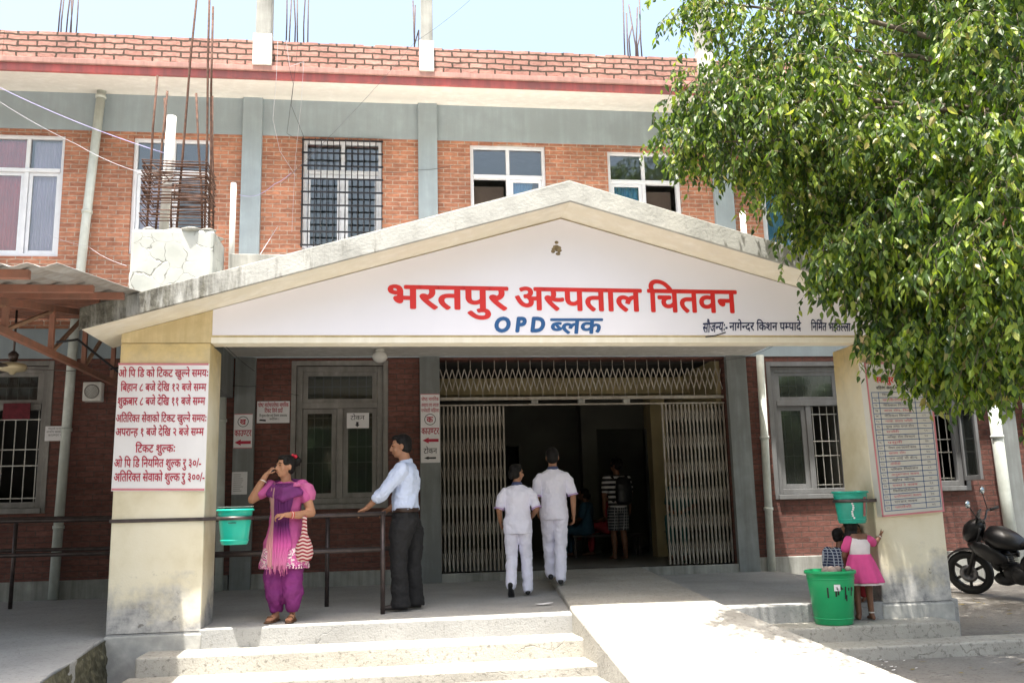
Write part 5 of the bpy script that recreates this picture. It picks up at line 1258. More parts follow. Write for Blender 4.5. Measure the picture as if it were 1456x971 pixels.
# ---- man in profile, hand on the rail
def fig_man():
    F_ = Fig('person', 'man in pale blue shirt and dark trousers resting a hand on the rail', (2.66, .92, 0), rad(82), 1.77)
    t, b = F_.t, F_.body
    F_.head((.0, .055, 1.60), yaw=rad(6), pitch=rad(4), hair='short')
    F_.tube(b, [(0, -.01, 1.36), (0, .005, 1.43), (0, .03, 1.53)], [.065, .06, .056])
    F_.torso(b, g=-.026)
    sh, el, wr = (-.175, .02, 1.36), (-.20, .20, 1.14), (-.16, .365, .995)
    F_.tube(b, [sh, el], [.05, .04]); F_.tube(b, [el, wr], [.040, .026]); F_.hand(b, wr, (.02, .85, -.35), (0, -.3, -.95), (1, 0, 0), .75)
    s2, e2, w2 = (.175, .0, 1.36), (.21, .05, 1.10), (.19, .20, .98)
    F_.tube(b, [s2, e2], [.05, .04]); F_.tube(b, [e2, w2], [.04, .026]); F_.hand(b, w2, (0, .8, -.5), (-.4, -.3, -.8), (0, .5, 1), .7)
    for x, y in ((-.085, .06), (.085, -.06)): F_.tube(b, [(x*.8, y*.5, .80), (x, y, .4), (x, y-.01, .09)], [.055, .045, .035])
    F_.finish()
    M['shirtblue'] = plain('pale_blue_shirt_cotton', (.50, .57, .74), .75, 0, .06, 6, .25, 50)
    s = MB(); F_.loft(s, [(0, .0, .945, .158, .120), (0, .005, .975, .168, .130), (0, .012, 1.03, .172, .136), (0, .01, 1.10, .165, .130), (0, 0, 1.18, .168, .130), (0, -.008, 1.27, .185, .130), (0, -.012, 1.345, .19, .108), (0, -.008, 1.395, .165, .088), (0, .0, 1.425, .085, .068)])
    F_.tube(s, [sh, (-.19, .11, 1.25), el, (-.19, .26, 1.09)], [.078, .070, .062, .058]); F_.tube(s, [s2, (.2, .03, 1.23), e2, (.21, .09, 1.06)], [.078, .068, .06, .058])
    s.lathe([(.066, -.02), (.072, .0), (.066, .028)], F_.w((0, .005, 1.435)), 18, F_.d((0, .15, 1)))
    solid('shirt', s, M['shirtblue'], t, .007, 2, .04)
    M['trdark'] = plain('charcoal_trousers', (.009, .009, .010), .8, 0, .2, 6, .25, 50)
    tr = MB(); F_.loft(tr, [(0, .005, .80, .165, .13), (0, .005, .88, .168, .13), (0, .005, .955, .160, .122), (0, .005, .97, .158, .12)])
    for x, y in ((-.085, .06), (.085, -.06)): F_.loft(tr, [(x, .005, .88, .09, .125), (x, y*.5, .78, .098, .128), (x, y, .60, .082, .098), (x, y+.01, .47, .075, .086), (x, y, .30, .074, .084), (x, y-.01, .12, .076, .092), (x, y-.01, .04, .078, .10)])
    solid('trousers', tr, M['trdark'], t, .007, 2, .034)
    bl = MB(); bl.rings([(F_.w((0, .005, z)), F_.d((.172*F_.k, 0, 0)), F_.d((0, .133*F_.k, 0))) for z in (.945, .985)], 28); bl.build('belt', plain('brown_belt', (.03, .015, .01), .4, 0, .2, 20, .1), t)
    M['shoe'] = plain('dark_worn_shoe', (.035, .028, .026), .5, 0, .25, 14, .1)
    for x, y in ((-.09, .05), (.09, -.06)): F_.shoe((x, y, .085), (x*1.1, y+.2, .03), M['shoe'])
fig_man()

M['white_u'] = plain('white_uniform_cotton', (.80, .785, .90), .75, 0, .05, 6, .25, 45)
M['navy'] = plain('navy_collar', (.06, .075, .16), .7, 0, .1, 10, 0); M['cuff'] = plain('lilac_cuff', (.50, .36, .62), .7, 0, .1, 10, 0)
def fig_student(label, loc, head, H, hyaw, hair, female, legs, arms):
    F_ = Fig('person', label, loc, head, H, 'skin', None); t, b = F_.t, F_.body
    F_.head((0, .01 if not female else .03, 1.595), yaw=hyaw, pitch=rad(-6), hair=hair)
    F_.tube(b, [(0, -.01, 1.36), (0, .0, 1.43), (0, .015, 1.52)], [.062, .056, .052])
    F_.torso(b, g=-.026)
    for sh, el, wr, hd in arms:
        F_.tube(b, [Vector(sh)+Vector((-.05 if sh[0] > 0 else .05, 0, -.04)), Vector(sh).lerp(Vector(el), .3), el], [.036, .036, .040]); F_.tube(b, [el, wr], [.040, .026]); F_.hand(b, wr, hd, (-1 if sh[0] > 0 else 1, 0, 0), (0, 1, 0), .5)
    for hip, kn, an, toe in legs: F_.tube(b, [Vector(hip)*.96, kn, an], [.058, .05, .034])
    F_.finish()
    s = MB(); w_ = .012 if female else 0
    F_.loft(s, [(0, .0, .80, .175+w_, .135), (0, .0, .84, .182+w_, .142), (0, 0, .95, .178+w_, .138), (0, 0, 1.06, .160+w_*.5, .122), (0, 0, 1.16, .164+w_*.5, .122), (0, -.005, 1.27, .182, .125), (0, -.01, 1.335, .190, .105), (0, -.005, 1.38, .170, .088), (0, 0, 1.415, .12, .074), (0, 0, 1.435, .07, .062)])
    for sh, el, wr, hd in arms:
        m = Vector(sh).lerp(Vector(el), .80); s0 = Vector(sh)+Vector((-.03 if sh[0] > 0 else .03, 0, -.012)); F_.tube(s, [s0, Vector(sh).lerp(m, .4), m], [.056, .064, .064])
        c0, c1 = F_.w(Vector(sh).lerp(Vector(el), .84)), F_.w(Vector(sh).lerp(Vector(el), .90))
    solid('tunic', s, M['white_u'], t, .007, 2, .034)
    for sh, el, wr, hd in arms:
        a = Vector(sh).lerp(Vector(el), .93); bb = Vector(sh).lerp(Vector(el), 1.0); ax = (F_.w(bb)-F_.w(a)); c = MB()
        c.lathe([(.069*F_.k, 0), (.070*F_.k, ax.length), (.060*F_.k, ax.length), (.060*F_.k, 0)], F_.w(a), 20, ax.normalized(), False); c.build('cuff', M['cuff'], t)
    cl = MB(); cl.lathe([(.064*F_.k, -.018), (.073*F_.k, -.008), (.066*F_.k, .022), (.058*F_.k, .022)], F_.w((0, 0, 1.442)), 20, F_.d((0, .12, 1)), False); cl.build('collar', M['navy'], t)
    tr = MB(); F_.loft(tr, [(0, 0, .80, .158, .122), (0, 0, .90, .160, .122), (0, 0, .95, .15, .115)])
    for hip, kn, an, toe in legs:
        h, k, a = Vector(hip), Vector(kn), Vector(an)
        F_.tube(tr, [h, h.lerp(k, .5), k, k.lerp(a, .5), a+(k-a)*.02], [.098, .090, .076, .072, .070], 16)
    solid('trousers', tr, M['white_u'], t, .007, 2, .034)
    for hip, kn, an, toe in legs: F_.shoe(an, toe, M['shoeblk'])
M['shoeblk'] = plain('black_leather_shoe', (.015, .015, .016), .35, 0, .2, 14, .1)
fig_student('shorter student in white uniform looking right, back heel lifted', (3.97, 1.98, 0), rad(-10), 1.50, rad(-38), 'tied', True,
    [((-.085, 0, .87), (-.095, .02, .50), (-.105, -.17, .15), (-.10, -.06, .02)), ((.085, 0, .87), (.10, .09, .48), (.11, .06, .085), (.12, .25, .02))],
    [((-.185, -.01, 1.355), (-.245, -.05, 1.12), (-.235, .08, .95), (.1, .6, -.6)), ((.185, -.01, 1.355), (.255, -.06, 1.12), (.20, .12, 1.03), (-.3, .8, .1))])
fig_student('taller student in long white uniform tunic stepping up the ramp', (4.46, 2.30, .085), rad(-6), 1.62, rad(-4), 'short', False,
    [((-.08, 0, .87), (-.075, .14, .52), (-.06, .16, .13), (-.06, .34, .08)), ((.08, 0, .87), (.07, .02, .47), (.055, -.05, .085), (.08, .13, .02))],
    [((-.185, -.01, 1.355), (-.225, -.02, 1.10), (-.20, .1, .92), (.1, .5, -.8)), ((.185, -.01, 1.355), (.245, -.03, 1.10), (.25, .02, .86), (0, .3, -.95))])

# ---- man with rucksack in the hall
def fig_back():
    F_ = Fig('person', 'man in striped shirt and checked shorts carrying a black rucksack', (6.28, 6.45, .118), rad(8), 1.66, 'skin2'); t, b = F_.t, F_.body
    F_.head((0, .02, 1.595), yaw=rad(35), pitch=0, hair='curly')
    F_.tube(b, [(0, 0, 1.36), (0, 0, 1.43), (0, .015, 1.52)], [.062, .056, .052]); F_.torso(b, g=-.026)
    arms = [((-.185, 0, 1.355), (-.235, .0, 1.10), (-.23, .06, .86)), ((.185, 0, 1.355), (.25, 0, 1.10), (.25, .06, .86))]
    for sh, el, wr in arms: F_.tube(b, [sh, el], [.05, .042]); F_.tube(b, [el, wr], [.04, .027]); F_.hand(b, wr, (0, .15, -1), (-1 if sh[0] > 0 else 1, 0, 0), (0, 1, 0), .4)
    for x in (-.09, .09):
        F_.tube(b, [(x, 0, .88), (x, .01, .55), (x, .015, .47), (x*1.05, -.02, .28), (x*1.1, -.02, .08)], [.08, .062, .052, .054, .034])
        b.rings([(F_.w((x*1.15, u, z)), F_.d((w_*F_.k, 0, 0)), F_.d((0, 0, h*F_.k))) for u, z, w_, h in ((-.06, .045, .022, .03), (-.02, .055, .03, .04), (.06, .045, .036, .03), (.13, .03, .042, .02), (.17, .03, .03, .013))], 12)
    F_.finish()
    ts_ = NT('black_white_striped_jersey'); x = ts_.xyz(); a = ts_.math('GREATER_THAN', ts_.math('SINE', ts_.math('MULTIPLY', x[2], 78)), .15); M['stripe'] = ts_.fin(ts_.mix(a, (.02, .02, .025), (.62, .6, .6)), .8, 0, .2)
    s = MB(); F_.loft(s, [(0, 0, .86, .165, .125), (0, 0, .95, .172, .13), (0, 0, 1.06, .158, .12), (0, 0, 1.16, .166, .122), (0, 0, 1.27, .184, .126), (0, 0, 1.345, .19, .106), (0, 0, 1.40, .16, .085), (0, 0, 1.43, .08, .066)])
    for sh, el, wr in arms: F_.tube(s, [sh, Vector(sh).lerp(Vector(el), .7)], [.078, .07])
    solid('shirt', s, M['stripe'], t, .009, 3, .018)
    tc = NT('checked_shorts_cotton'); x = tc.xyz(); g = tc.math('MAXIMUM', tc.math('GREATER_THAN', tc.math('SINE', tc.math('MULTIPLY', x[2], 130)), .8), tc.math('GREATER_THAN', tc.math('SINE', tc.math('MULTIPLY', tc.math('ADD', x[0], x[1]), 130)), .8)); M['check'] = tc.fin(tc.mix(g, (.05, .055, .065), (.35, .35, .36)), .8, 0, .2)
    tr = MB(); F_.loft(tr, [(0, 0, .78, .165, .125), (0, 0, .88, .165, .125), (0, 0, .93, .155, .118)])
    for x in (-.09, .09): F_.loft(tr, [(x, .005, .88, .09, .115), (x, .005, .74, .098, .112), (x, .01, .58, .096, .106), (x, .01, .49, .094, .10)])
    solid('shorts', tr, M['check'], t, .009, 3, .02)
    bg_ = thing('rucksack', 'black rucksack worn on the back of the man in stripes', 'bag', F_.w((.03, -.2, 1.0)))
    rk = MB(); F_.loft(rk, [(.035, -.19, .92, .12, .06), (.035, -.215, .96, .145, .085), (.035, -.22, 1.10, .15, .095), (.035, -.215, 1.25, .145, .085), (.035, -.19, 1.36, .12, .06), (.035, -.17, 1.39, .06, .03)])
    rk2 = solid('pack', rk, M['black'], bg_, .01, 3, .02)
    for x in (-.11, .15): sp = MB(); F_.tube(sp, [(x, -.13, 1.36), (x, -.02, 1.425), (x, .105, 1.36), (x, .125, 1.2), (x*1.1, .02, 1.02), (x*1.1, -.12, .98)], .02, 8); sp.build('strap', M['black'], bg_)
fig_back()

# ---- seated figures in the hall
def fig_sit(label, loc, head, H, mt, ml, sk, yaw, hair, cross=False, seat=.43):
    F_ = Fig('person', label, loc, head, H, sk); t, b = F_.t, F_.body; dz = seat-.80
    Z = lambda z: z+dz
    F_.head((0, .06, Z(1.575)), yaw=yaw, pitch=rad(-8), hair=hair)
    F_.tube(b, [(0, 0, Z(1.36)), (0, .01, Z(1.43)), (0, .04, Z(1.52))], [.062, .056, .052])
    F_.loft(b, [(0, 0, Z(.86), .15, .11), (0, 0, Z(1.06), .135, .10), (0, 0, Z(1.27), .16, .105), (0, 0, Z(1.40), .08, .065)])
    legs = [((-.09, 0, Z(.88)), (-.11, .42, Z(.90)), (-.12, .44, .09), (-.13, .62, .03)), ((.09, 0, Z(.88)), (.11, .42, Z(.92)), (.10, .40, .09), (.11, .58, .03))]
    if cross: legs[0] = ((-.09, 0, Z(.88)), (-.02, .44, Z(1.02)), (.08, .66, Z(.74)), (.1, .80, Z(.70)))
    for h, k, a, to in legs: F_.tube(b, [h, k, a], [.08, .055, .034]); F_.tube(b, [(a[0], a[1]-.04, a[2]-.04), ((a[0]+to[0])/2, (a[1]+to[1])/2, to[2]+.01), to], [.03, .034, .022])
    for s_ in (-1, 1):
        sh, el, wr = (s_*.175, 0, Z(1.355)), (s_*.22, .06, Z(1.11)), (s_*.10, .28, Z(1.03)); F_.tube(b, [sh, el], [.048, .04]); F_.tube(b, [el, wr], [.038, .026]); F_.hand(b, wr, (-s_*.3, .9, -.1), (0, 0, -1), (-s_, 0, 0), .5)
    F_.finish()
    s = MB(); F_.loft(s, [(0, .03, Z(.82), .185, .17), (0, .02, Z(.92), .18, .15), (0, 0, Z(1.06), .155, .12), (0, 0, Z(1.2), .165, .122), (0, 0, Z(1.3), .182, .122), (0, 0, Z(1.37), .17, .10), (0, 0, Z(1.425), .08, .066)])
    for s_ in (-1, 1): F_.tube(s, [(s_*.175, 0, Z(1.355)), (s_*.21, .04, Z(1.17))], [.076, .068])
    solid('kurta', s, mt, t, .010, 3, .02)
    tr = MB()
    for h, k, a, to in legs: F_.tube(tr, [h, k], [.105, .085], 14); F_.tube(tr, [k, Vector(k).lerp(Vector(a), .5), Vector(k).lerp(Vector(a), .92)], [.085, .08, .062], 14)
    solid('trousers', tr, ml, t, .010, 3, .02)
    return F_
M['redcl'] = plain('red_cotton', (.36, .03, .045), .8, 0, .15, 8, .2); M['bluecl'] = plain('dark_blue_cotton', (.03, .09, .15), .8, 0, .15, 8, .2); M['tealcl'] = plain('dark_teal_cotton', (.02, .085, .08), .8, 0, .15, 8, .2)
fig_sit('woman in blue seated on the bench inside the dim hall', (5.98, 7.55, .118), rad(60), 1.55, M['bluecl'], M['bluecl'], 'skin2', rad(0), 'tied')
fig_sit('person with red trousers sitting cross legged in the dim hall', (6.45, 7.75, .118), rad(70), 1.55, M['redcl'], M['redcl'], 'skin2', rad(10), 'short', True)
fig_sit('person in dark teal seated behind the right gate leaf', (7.28, 6.1, .118), rad(150), 1.75, M['tealcl'], M['tealcl'], 'skin2', rad(0), 'short', seat=.52)
for lab, x, y, w_, m in (('long dark bench under the seated pair in the hall', 6.35, 7.75, 1.3, M['steel']), ('dark bench behind the right gate leaf', 7.35, 6.15, .6, M['steel'])):
    be = thing('bench', lab, 'bench', (x, y, .118)); MB().box(x-w_/2, x+w_/2, y-.2, y+.25, .46 if w_ > 1 else .54, .50 if w_ > 1 else .58).build('seat', m, be, .005)
    for sx in (-1, 1):
        for sy in (-.15, .2): MB().box(x+sx*(w_/2-.06)-.02, x+sx*(w_/2-.06)+.02, y+sy-.02, y+sy+.02, .118, .46 if w_ > 1 else .54).build('leg', m, be)

# ---- the child in pink and the two behind the bin
def fig_child():
    F_ = Fig('person', 'small girl in pink and white frock leaning on the right pillar', (7.09, -.06, -.165), rad(-8), 1.02, 'skin2'); t, b = F_.t, F_.body
    F_.head((-.10, .10, 1.49), yaw=rad(10), pitch=rad(-25), hair='bob', sc=1.36, face=False)
    F_.tube(b, [(-.03, 0, 1.25), (-.06, .04, 1.33), (-.08, .07, 1.42)], [.06, .052, .05]); F_.torso(b, g=-.005, sx=.92, top=1.36)
    sh, el, wr = (.175, 0, 1.27), (.30, .10, 1.20), (.43, .17, 1.33)
    F_.tube(b, [sh, el], [.055, .046]); F_.tube(b, [el, wr], [.045, .034]); F_.hand(b, wr, (.15, .25, .95), (1, .3, 0), (-.3, -.5, .3), .15, 1.05)
    s2, e2, w2 = (-.175, 0, 1.27), (-.24, .05, 1.03), (-.18, .19, .90); F_.tube(b, [s2, e2], [.055, .046]); F_.tube(b, [e2, w2], [.045, .034]); F_.hand(b, w2, (0, .6, -.7), (1, 0, 0), (0, 1, 0), .5, 1.1)
    for x, y in ((-.08, .06), (.10, 0)):
        F_.tube(b, [(x*.8, 0, .9), (x, y, .7), (x, y, .45), (x, y-.02, .09)], [.08, .075, .058, .042])
        b.rings([(F_.w((x*1.15, y+u, z)), F_.d((w_*F_.k, 0, 0)), F_.d((0, 0, h*F_.k))) for u, z, w_, h in ((-.07, .05, .03, .04), (-.02, .06, .04, .05), (.07, .05, .048, .035), (.14, .035, .055, .024), (.18, .03, .04, .016))], 12)
    F_.finish(.007)
    MB().lathe([(.046*F_.k, -.006), (.052*F_.k, 0), (.046*F_.k, .006)], F_.w((.10, -.02, .13)), 14, None, False).build('anklet', M['bangle'], t)
    p0, p1 = F_.w(el), F_.w(wr); MB().lathe([(.034*F_.k, -.006), (.040*F_.k, 0), (.034*F_.k, .006)], p0.lerp(p1, .85), 14, (p1-p0).normalized(), False).build('bangle', M['bangle'], t)
    M['fpink'] = plain('hot_pink_cotton', (.60, .07, .235), .8, 0, .1, 8, .2, 50); M['fwhite'] = plain('white_cotton_yoke', (.66, .60, .60), .8, 0, .06, 8, .2, 50)
    y_ = MB(); F_.loft(y_, [(0, 0, 1.03, .165, .125), (0, 0, 1.12, .17, .13), (0, 0, 1.22, .18, .128), (-.01, .005, 1.29, .175, .11), (-.03, .01, 1.34, .10, .08)]); solid('yoke', y_, M['fwhite'], t, .008, 3, .012)
    sl_ = MB(); F_.tube(sl_, [(.16, 0, 1.275), (.245, .055, 1.235)], [.082, .076]); F_.tube(sl_, [(-.16, 0, 1.275), (-.215, .02, 1.15)], [.082, .078]); solid('sleeves', sl_, M['fpink'], t, .008, 3, .012)
    sk_ = MB(); n = 44; rings = []
    for z, rx, ry, am in ((1.05, .170, .13, 0), (1.02, .18, .14, .003), (.92, .215, .175, .010), (.78, .255, .215, .017), (.62, .30, .26, .024), (.60, .30, .26, .024)):
        rings.append([F_.w((.02*(1.05-z)*4+math.cos(2*math.pi*k/n)*(rx+am*math.sin(k*2*math.pi*9/n)), math.sin(2*math.pi*k/n)*(ry+am*math.sin(k*2*math.pi*9/n)), z)) for k in range(n)])
    sk_.add([p for r in rings for p in r], [(i*n+k, i*n+(k+1) % n, (i+1)*n+(k+1) % n, (i+1)*n+k) for i in range(len(rings)-1) for k in range(n)], True)
    o = sk_.build('skirt', M['fpink'], t); m_ = o.modifiers.new('thick', 'SOLIDIFY'); m_.thickness = .005
    lc = MB(); v = []
    for z, q in ((.61, 1.0), (.565, .97)): v += [F_.w((.02*(1.05-z)*4+math.cos(2*math.pi*k/n)*(.288+.02*math.sin(k*1.3))*q, math.sin(2*math.pi*k/n)*(.25+.02*math.sin(k*1.3))*q, z)) for k in range(n)]
    lc.add(v, [(k, (k+1) % n, n+(k+1) % n, n+k) for k in range(n)], True); lc.build('lace_hem', M['fwhite'], t)
fig_child()
def fig_adult():
    tc = NT('navy_checked_shirt'); x = tc.xyz(); g = tc.math('MAXIMUM', tc.math('GREATER_THAN', tc.math('SINE', tc.math('MULTIPLY', x[2], 210)), .75), tc.math('GREATER_THAN', tc.math('SINE', tc.math('MULTIPLY', x[0], 210)), .75)); M['navychk'] = tc.fin(tc.mix(g, (.03, .04, .09), (.42, .45, .5)), .8, 0, .2)
    fig_sit('person in navy checked shirt sitting on the porch floor behind the bin', (7.22, .60, .0), rad(-40), 1.26, M['navychk'], M['trdark'], 'skin2', rad(-30), 'short', seat=.06)
    F_ = fig_sit('infant in red held between the seated adult and the pillar', (7.27, .30, .0), rad(140), .98, M['redcl'], M['redcl'], 'skin2', rad(10), 'short', seat=.42)
fig_adult()
# ------------------------------------------------------------------ fig tree
TR = thing('fig_tree', 'leafy fig tree with drooping glossy leaves hanging over the right of the porch', 'tree', (10.9, -3.6, -.42))
def bark():
    t = NT('grey_brown_bark'); f = t.noise(7, t.sc((2, 2, .5)), detail=8); t.bump(f, .7, .02); return t.fin(t.ramp(f, [(.3, (.07, .055, .04)), (.7, (.20, .165, .13))]), .9, 0, .2)
M['bark'] = bark()
def leafm():
    t = NT('fig_leaf'); geo = t.n('NewGeometry'); rnd = geo.outputs['Random Per Island']
    c = t.ramp(rnd, [(0, (.022, .043, .013)), (.35, (.052, .095, .021)), (.65, (.115, .175, .032)), (.92, (.22, .28, .05)), (1, (.22, .19, .08))])
    c = t.mix(1, c, t.ramp(t.noise(1.1, detail=3), [(.35, (.75, .82, .8)), (.65, (1.2, 1.15, 1.0))]), 'MULTIPLY')
    t.fin(c, .42, 0, .4)
    tl = t.n('BsdfTranslucent'); hs = t.n('HueSaturation'); hs.inputs['Saturation'].default_value = 1.15; hs.inputs['Value'].default_value = 2.5; t.l(c, hs.inputs['Color']); t.l(hs.outputs[0], tl.inputs[0])
    m = t.n('MixShader'); m.inputs[0].default_value = .36; t.l(t.b.outputs[0], m.inputs[1]); t.l(tl.outputs[0], m.inputs[2]); t.l(m.outputs[0], t.out.inputs[0]); return t.m
M['leaf'] = leafm()
R_ = random.Random(11)
tk = MB(); base = Vector((10.9, -3.6, -.5)); fork = Vector((10.3, -3.3, 2.6))
tk.tube([base, base+Vector((-.1, .05, 1)), base+Vector((-.3, .2, 2)), fork], [.42, .33, .29, .26], 16)
tk.build('trunk', M['bark'], TR)
# clumps: photo position of the centre, distance plane, radii in metres, leaf count
BL_ = [  # px, py, Y, rx, ry, rz, n
    (985, -5, -1.6, .30, .4, .22, 600), (1105, 55, -1.7, .62, .6, .5, 1900), (1000, 140, -1.5, .42, .45, .26, 1400), (990, 195, -1.5, .36, .4, .24, 900), (1060, 230, -1.5, .55, .5, .5, 1500), (1060, 130, -1.2, .45, .5, .42, 1100),
    (1150, 150, -1.9, .75, .7, .6, 1900), (1170, 260, -1.15, .65, .6, .6, 1900), (1160, 345, -1.2, .55, .5, .45, 1500), (1215, 400, -1.9, .50, .5, .45, 1400), (1180, 425, -1.7, .35, .4, .25, 550), (1265, 470, -1.8, .42, .45, .36, 1100), (1258, 520, -1.9, .24, .3, .22, 320),
    (1330, 130, -1.1, .75, .6, .5, 1700), (1300, 225, -2.4, .62, .5, .40, 1700), (1290, 310, -1.6, .6, .5, .5, 1300), (1310, 390, -2.3, .65, .55, .55, 1700), (1350, 500, -2.1, .55, .5, .45, 1500), (1370, 560, -2.0, .35, .4, .28, 650), (1330, 0, -.8, .8, .7, .6, 1300),
    (1420, 60, -2.8, .7, .6, .6, 1500), (1430, 220, -2.9, .65, .6, .65, 1700), (1430, 370, -2.8, .65, .5, .6, 1700), (1440, 490, -2.6, .55, .5, .5, 1400), (1440, 560, -2.3, .4, .4, .3, 700), (1200, -40, -1.9, 1.0, .8, .6, 1500), (1420, -60, -2.5, 1.1, .8, .7, 1500),
    (1540, 150, -2.6, .9, .8, .9, 1300), (1540, 400, -2.5, .9, .8, .9, 1300), (1400, 300, -1.2, .9, .7, .8, 1100), (1300, 430, -1.0, .7, .6, .5, 900), (1100, 250, -.9, .5, .5, .5, 500), (1240, 300, -1.1, .7, .6, .7, 900), (1480, 520, -1.2, .9, .7, .5, 900), (1250, 60, -.3, 1.0, .8, .7, 2400), (1390, 60, -.3, 1.0, .8, .7, 2400), (1330, 190, 0, 1.0, .7, .8, 2200), (1230, 200, -.2, .7, .6, .7, 1700)]
lv, lf = [], []; centres = []
def leaf(p, d, s):
    up = Vector((R_.gauss(0, 1), R_.gauss(0, 1), R_.gauss(0, .35))); side = d.cross(up)
    if side.length < 1e-4: return
    side.normalize(); nrm = side.cross(d); w_ = s*.27; o = len(lv); fold = nrm*(s*.09); cu = nrm*(s*R_.uniform(-.12, .2))
    lv.extend([p, p+d*s*.22+side*w_*.85+fold, p+d*s*.52+side*w_*.8+fold, p+d*s+cu, p+d*s*.52-side*w_*.8+fold, p+d*s*.22-side*w_*.85+fold, p+d*s*.4])
    lf.extend([(o, o+1, o+2, o+3, o+6), (o, o+6, o+3, o+4, o+5)])
twigs = MB()
W_ = [(9.6, -1.6, 4.2, 1.1, 1.1, .7, 4200), (10.6, -.6, 4.6, 1.2, 1.1, .7, 4200), (9.7, .3, 5.6, 1.2, 1.1, .6, 4200), (11.5, .9, 5.0, 1.2, 1.2, .7, 4200), (10.4, 1.9, 6.0, 1.2, 1.0, .6, 3500), (8.8, -2.8, 6.2, 1.2, 1.1, .6, 4200), (7.6, -1.9, 6.8, 1.1, 1.1, .5, 3600), (9.3, -.9, 7.0, 1.2, 1.2, .5, 3800), (10.6, -2.6, 5.4, 1.2, 1.0, .7, 3800), (12.2, -1.2, 4.8, 1.1, 1.1, .8, 3500), (7.5, -3.2, 5.9, .9, .8, .5, 2600), (8.4, -.6, 6.6, 1, .9, .4, 2600), (8.3, -.3, 7.5, 1.2, 1.1, .5, 4200), (9.5, .6, 7.6, 1.2, 1.2, .5, 4200), (10.6, -.5, 7.2, 1.2, 1.2, .5, 4200), (9.2, -2.0, 7.8, 1.3, 1.2, .6, 4200), (10.8, 1.2, 7.4, 1.2, 1.2, .5, 4200), (8.0, -2.2, 8.4, 1.3, 1.2, .7, 3500), (11.8, 2.2, 6.6, 1.1, 1.1, .5, 3500), (9.9, 1.6, 7.9, 1.2, 1.2, .5, 4500), (9.0, .9, 8.3, 1.2, 1.2, .5, 4500), (8.6, -1.3, 8.2, 1.2, 1.1, .5, 4500), (9.6, -3.2, 6.6, 1.2, 1.1, .6, 4500)]  # clumps out of view, added to the crown to shade the right paving
for (px, py, Y, rx, ry, rz, n) in [(*at(b_[0], b_[1], b_[2]), *b_[3:6], int(b_[6]*1.6)) for b_ in [(q_[0]+(22 if q_[0] < 1080 and q_[1] < 215 else 32 if q_[0] < 1280 and q_[1] > 215 else 8 if q_[0] < 1150 else 0), q_[1]-(0 if q_[1] < 200 else 20 if q_[1] < 330 else 55 if q_[0] < 1280 else 38), *q_[2:]) for q_ in BL_]]+W_:
    c = Vector((px, py, Y)); lsz = .84 if c.x < 6 else 1.0; centres.append((c, max(rx, ry, rz))); k = 0; nt_ = 0
    subs = []
    for _ in range(max(5, n//135)):
        while True:
            u = Vector((R_.uniform(-1, 1), R_.uniform(-1, 1), R_.uniform(-1, 1)))
            if .25 < u.length < 1: break
        subs.append((Vector((c.x+u.x*rx*.82, c.y+u.y*ry*.82, c.z+u.z*rz*.82)), R_.uniform(.13, .24)*(2 if c.z > 4 and n >= 2600 else 1)))
    while k < n:
        sc_, sr = R_.choice(subs); g_ = Vector((R_.gauss(0, 1), R_.gauss(0, 1), R_.gauss(0, .8))); g_.normalize(); g_ *= sr*R_.uniform(.35, 1.05)**.6
        p = sc_+g_; out = Vector(((p.x-c.x)/rx, (p.y-c.y)/ry, (p.z-c.z)/rz)); out = out.normalized()*.8+g_.normalized()*.5
        d = Vector((out.x*.7+R_.gauss(0, .3), out.y*.7+R_.gauss(0, .3), .15+R_.gauss(0, .25))); L = R_.uniform(.16, .36); q = p.copy(); m = R_.randint(6, 10)
        pts = [q.copy()]
        for i in range(m):
            d = (d.normalized()+Vector((0, 0, -.30))).normalized(); q = q+d*(L/m); pts.append(q.copy())
            a = R_.uniform(0, 6.28); ld = (d*.45+Vector((math.cos(a), math.sin(a), -1.35+R_.gauss(0, .4)))).normalized()
            leaf(q+ld*.012, ld, R_.uniform(.045, .095)*lsz); k += 1
        nt_ += 1
        if nt_ % 3 == 0: twigs.tube([pts[0], pts[m//2], pts[-1]], [.004, .003, .0015], 4)
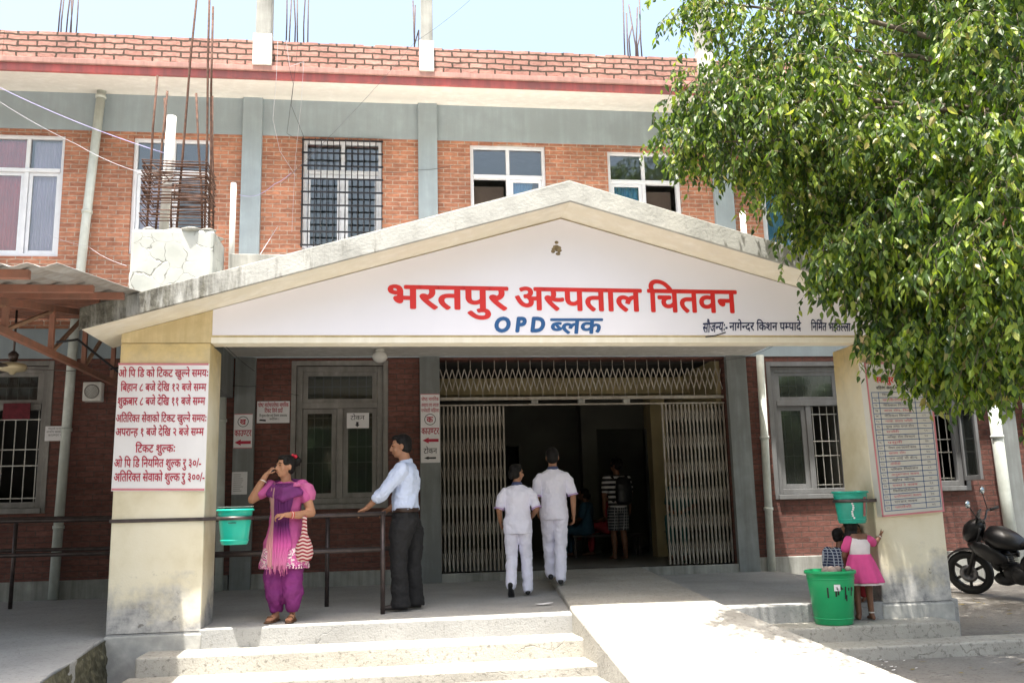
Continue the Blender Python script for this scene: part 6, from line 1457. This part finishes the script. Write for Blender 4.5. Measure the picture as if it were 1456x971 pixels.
# a few long sprays hanging free at the edge
for px, py, Y in ((950, 175, -1.5), (957, 215, -1.5), (972, 110, -1.5), (945, 60, -1.6), (1105, 310, -1.6), (1122, 350, -1.7), (1135, 385, -1.7), (1158, 425, -1.6), (1200, 450, -1.8), (1222, 475, -1.8), (1232, 490, -1.8), (1250, 510, -1.9), (1270, 520, -1.9), (1285, 500, -1.9), (1320, 545, -2), (1345, 565, -2), (1365, 580, -2), (1390, 565, -2.1), (1405, 575, -2.1), (1425, 570, -2.3), (1450, 585, -2.4), (1300, 525, -2), (1020, 250, -1.4), (1055, 300, -1.5), (1165, 460, -1.7), (1240, 475, -1.8), (975, 235, -1.5), (1290, 330, -3.0), (1290, 300, -3.0)):
    p = at(px, py, Y)+Vector((R_.uniform(0, .1), 0, .22)); d = Vector((R_.gauss(-.3, .3), R_.gauss(0, .3), .1)); pts = [p.copy()]
    for i in range(11):
        d = (d.normalized()+Vector((0, 0, -.28))).normalized(); p = p+d*.032; pts.append(p.copy()); a = R_.uniform(0, 6.28); ld = (d*.5+Vector((math.cos(a), math.sin(a), -.9))).normalized(); leaf(p, ld, R_.uniform(.055, .10))
    twigs.tube(pts, .0025, 4)
me = bpy.data.meshes.new('crown'); me.from_pydata([tuple(v) for v in lv], [], lf); me.update()
link('crown', me, M['leaf'], TR)
twigs.build('twig', M['bark'], TR)
for i, (c, r) in enumerate(centres):
    if i % 3 and i > 4: continue
    mid = fork.lerp(c, .5)+Vector((R_.uniform(-.2, .2), R_.uniform(-.2, .2), .35)); e = c+Vector((0, 0, -.05))
    MB().tube([fork+Vector((0, 0, -.1)), fork.lerp(mid, .5)+Vector((0, 0, .12)), mid, mid.lerp(e, .5)+Vector((0, 0, .12)), e], [.085, .05, .034, .02, .008], 8).build('limb', M['bark'], TR)

# far trees across the road behind the camera: they show in the window glass
tl_ = MB(); q_ = random.Random(5)
for i in range(46):
    x = -55+i*2.6+q_.uniform(-1, 1); y = -34+q_.uniform(-4, 4); h = q_.uniform(3.5, 8.5); r = q_.uniform(2.2, 3.6)
    for _ in range(16): tl_.ball((x+q_.gauss(0, r*.5), y+q_.gauss(0, r*.4), max(1.2, h+q_.gauss(0, 1.6))), (q_.uniform(.6, 1.5), q_.uniform(.6, 1.5), q_.uniform(.5, 1.2)), 7, 5)
    tl_.tube([(x, y, -.5), (x+.2, y, h)], [.25, .12], 7)
M['farleaf'] = plain('distant_foliage', (.045, .08, .025), .9, 0, .6, 1.2, .8, 3)
tag(tl_.build('treeline', M['farleaf']), kind='stuff')
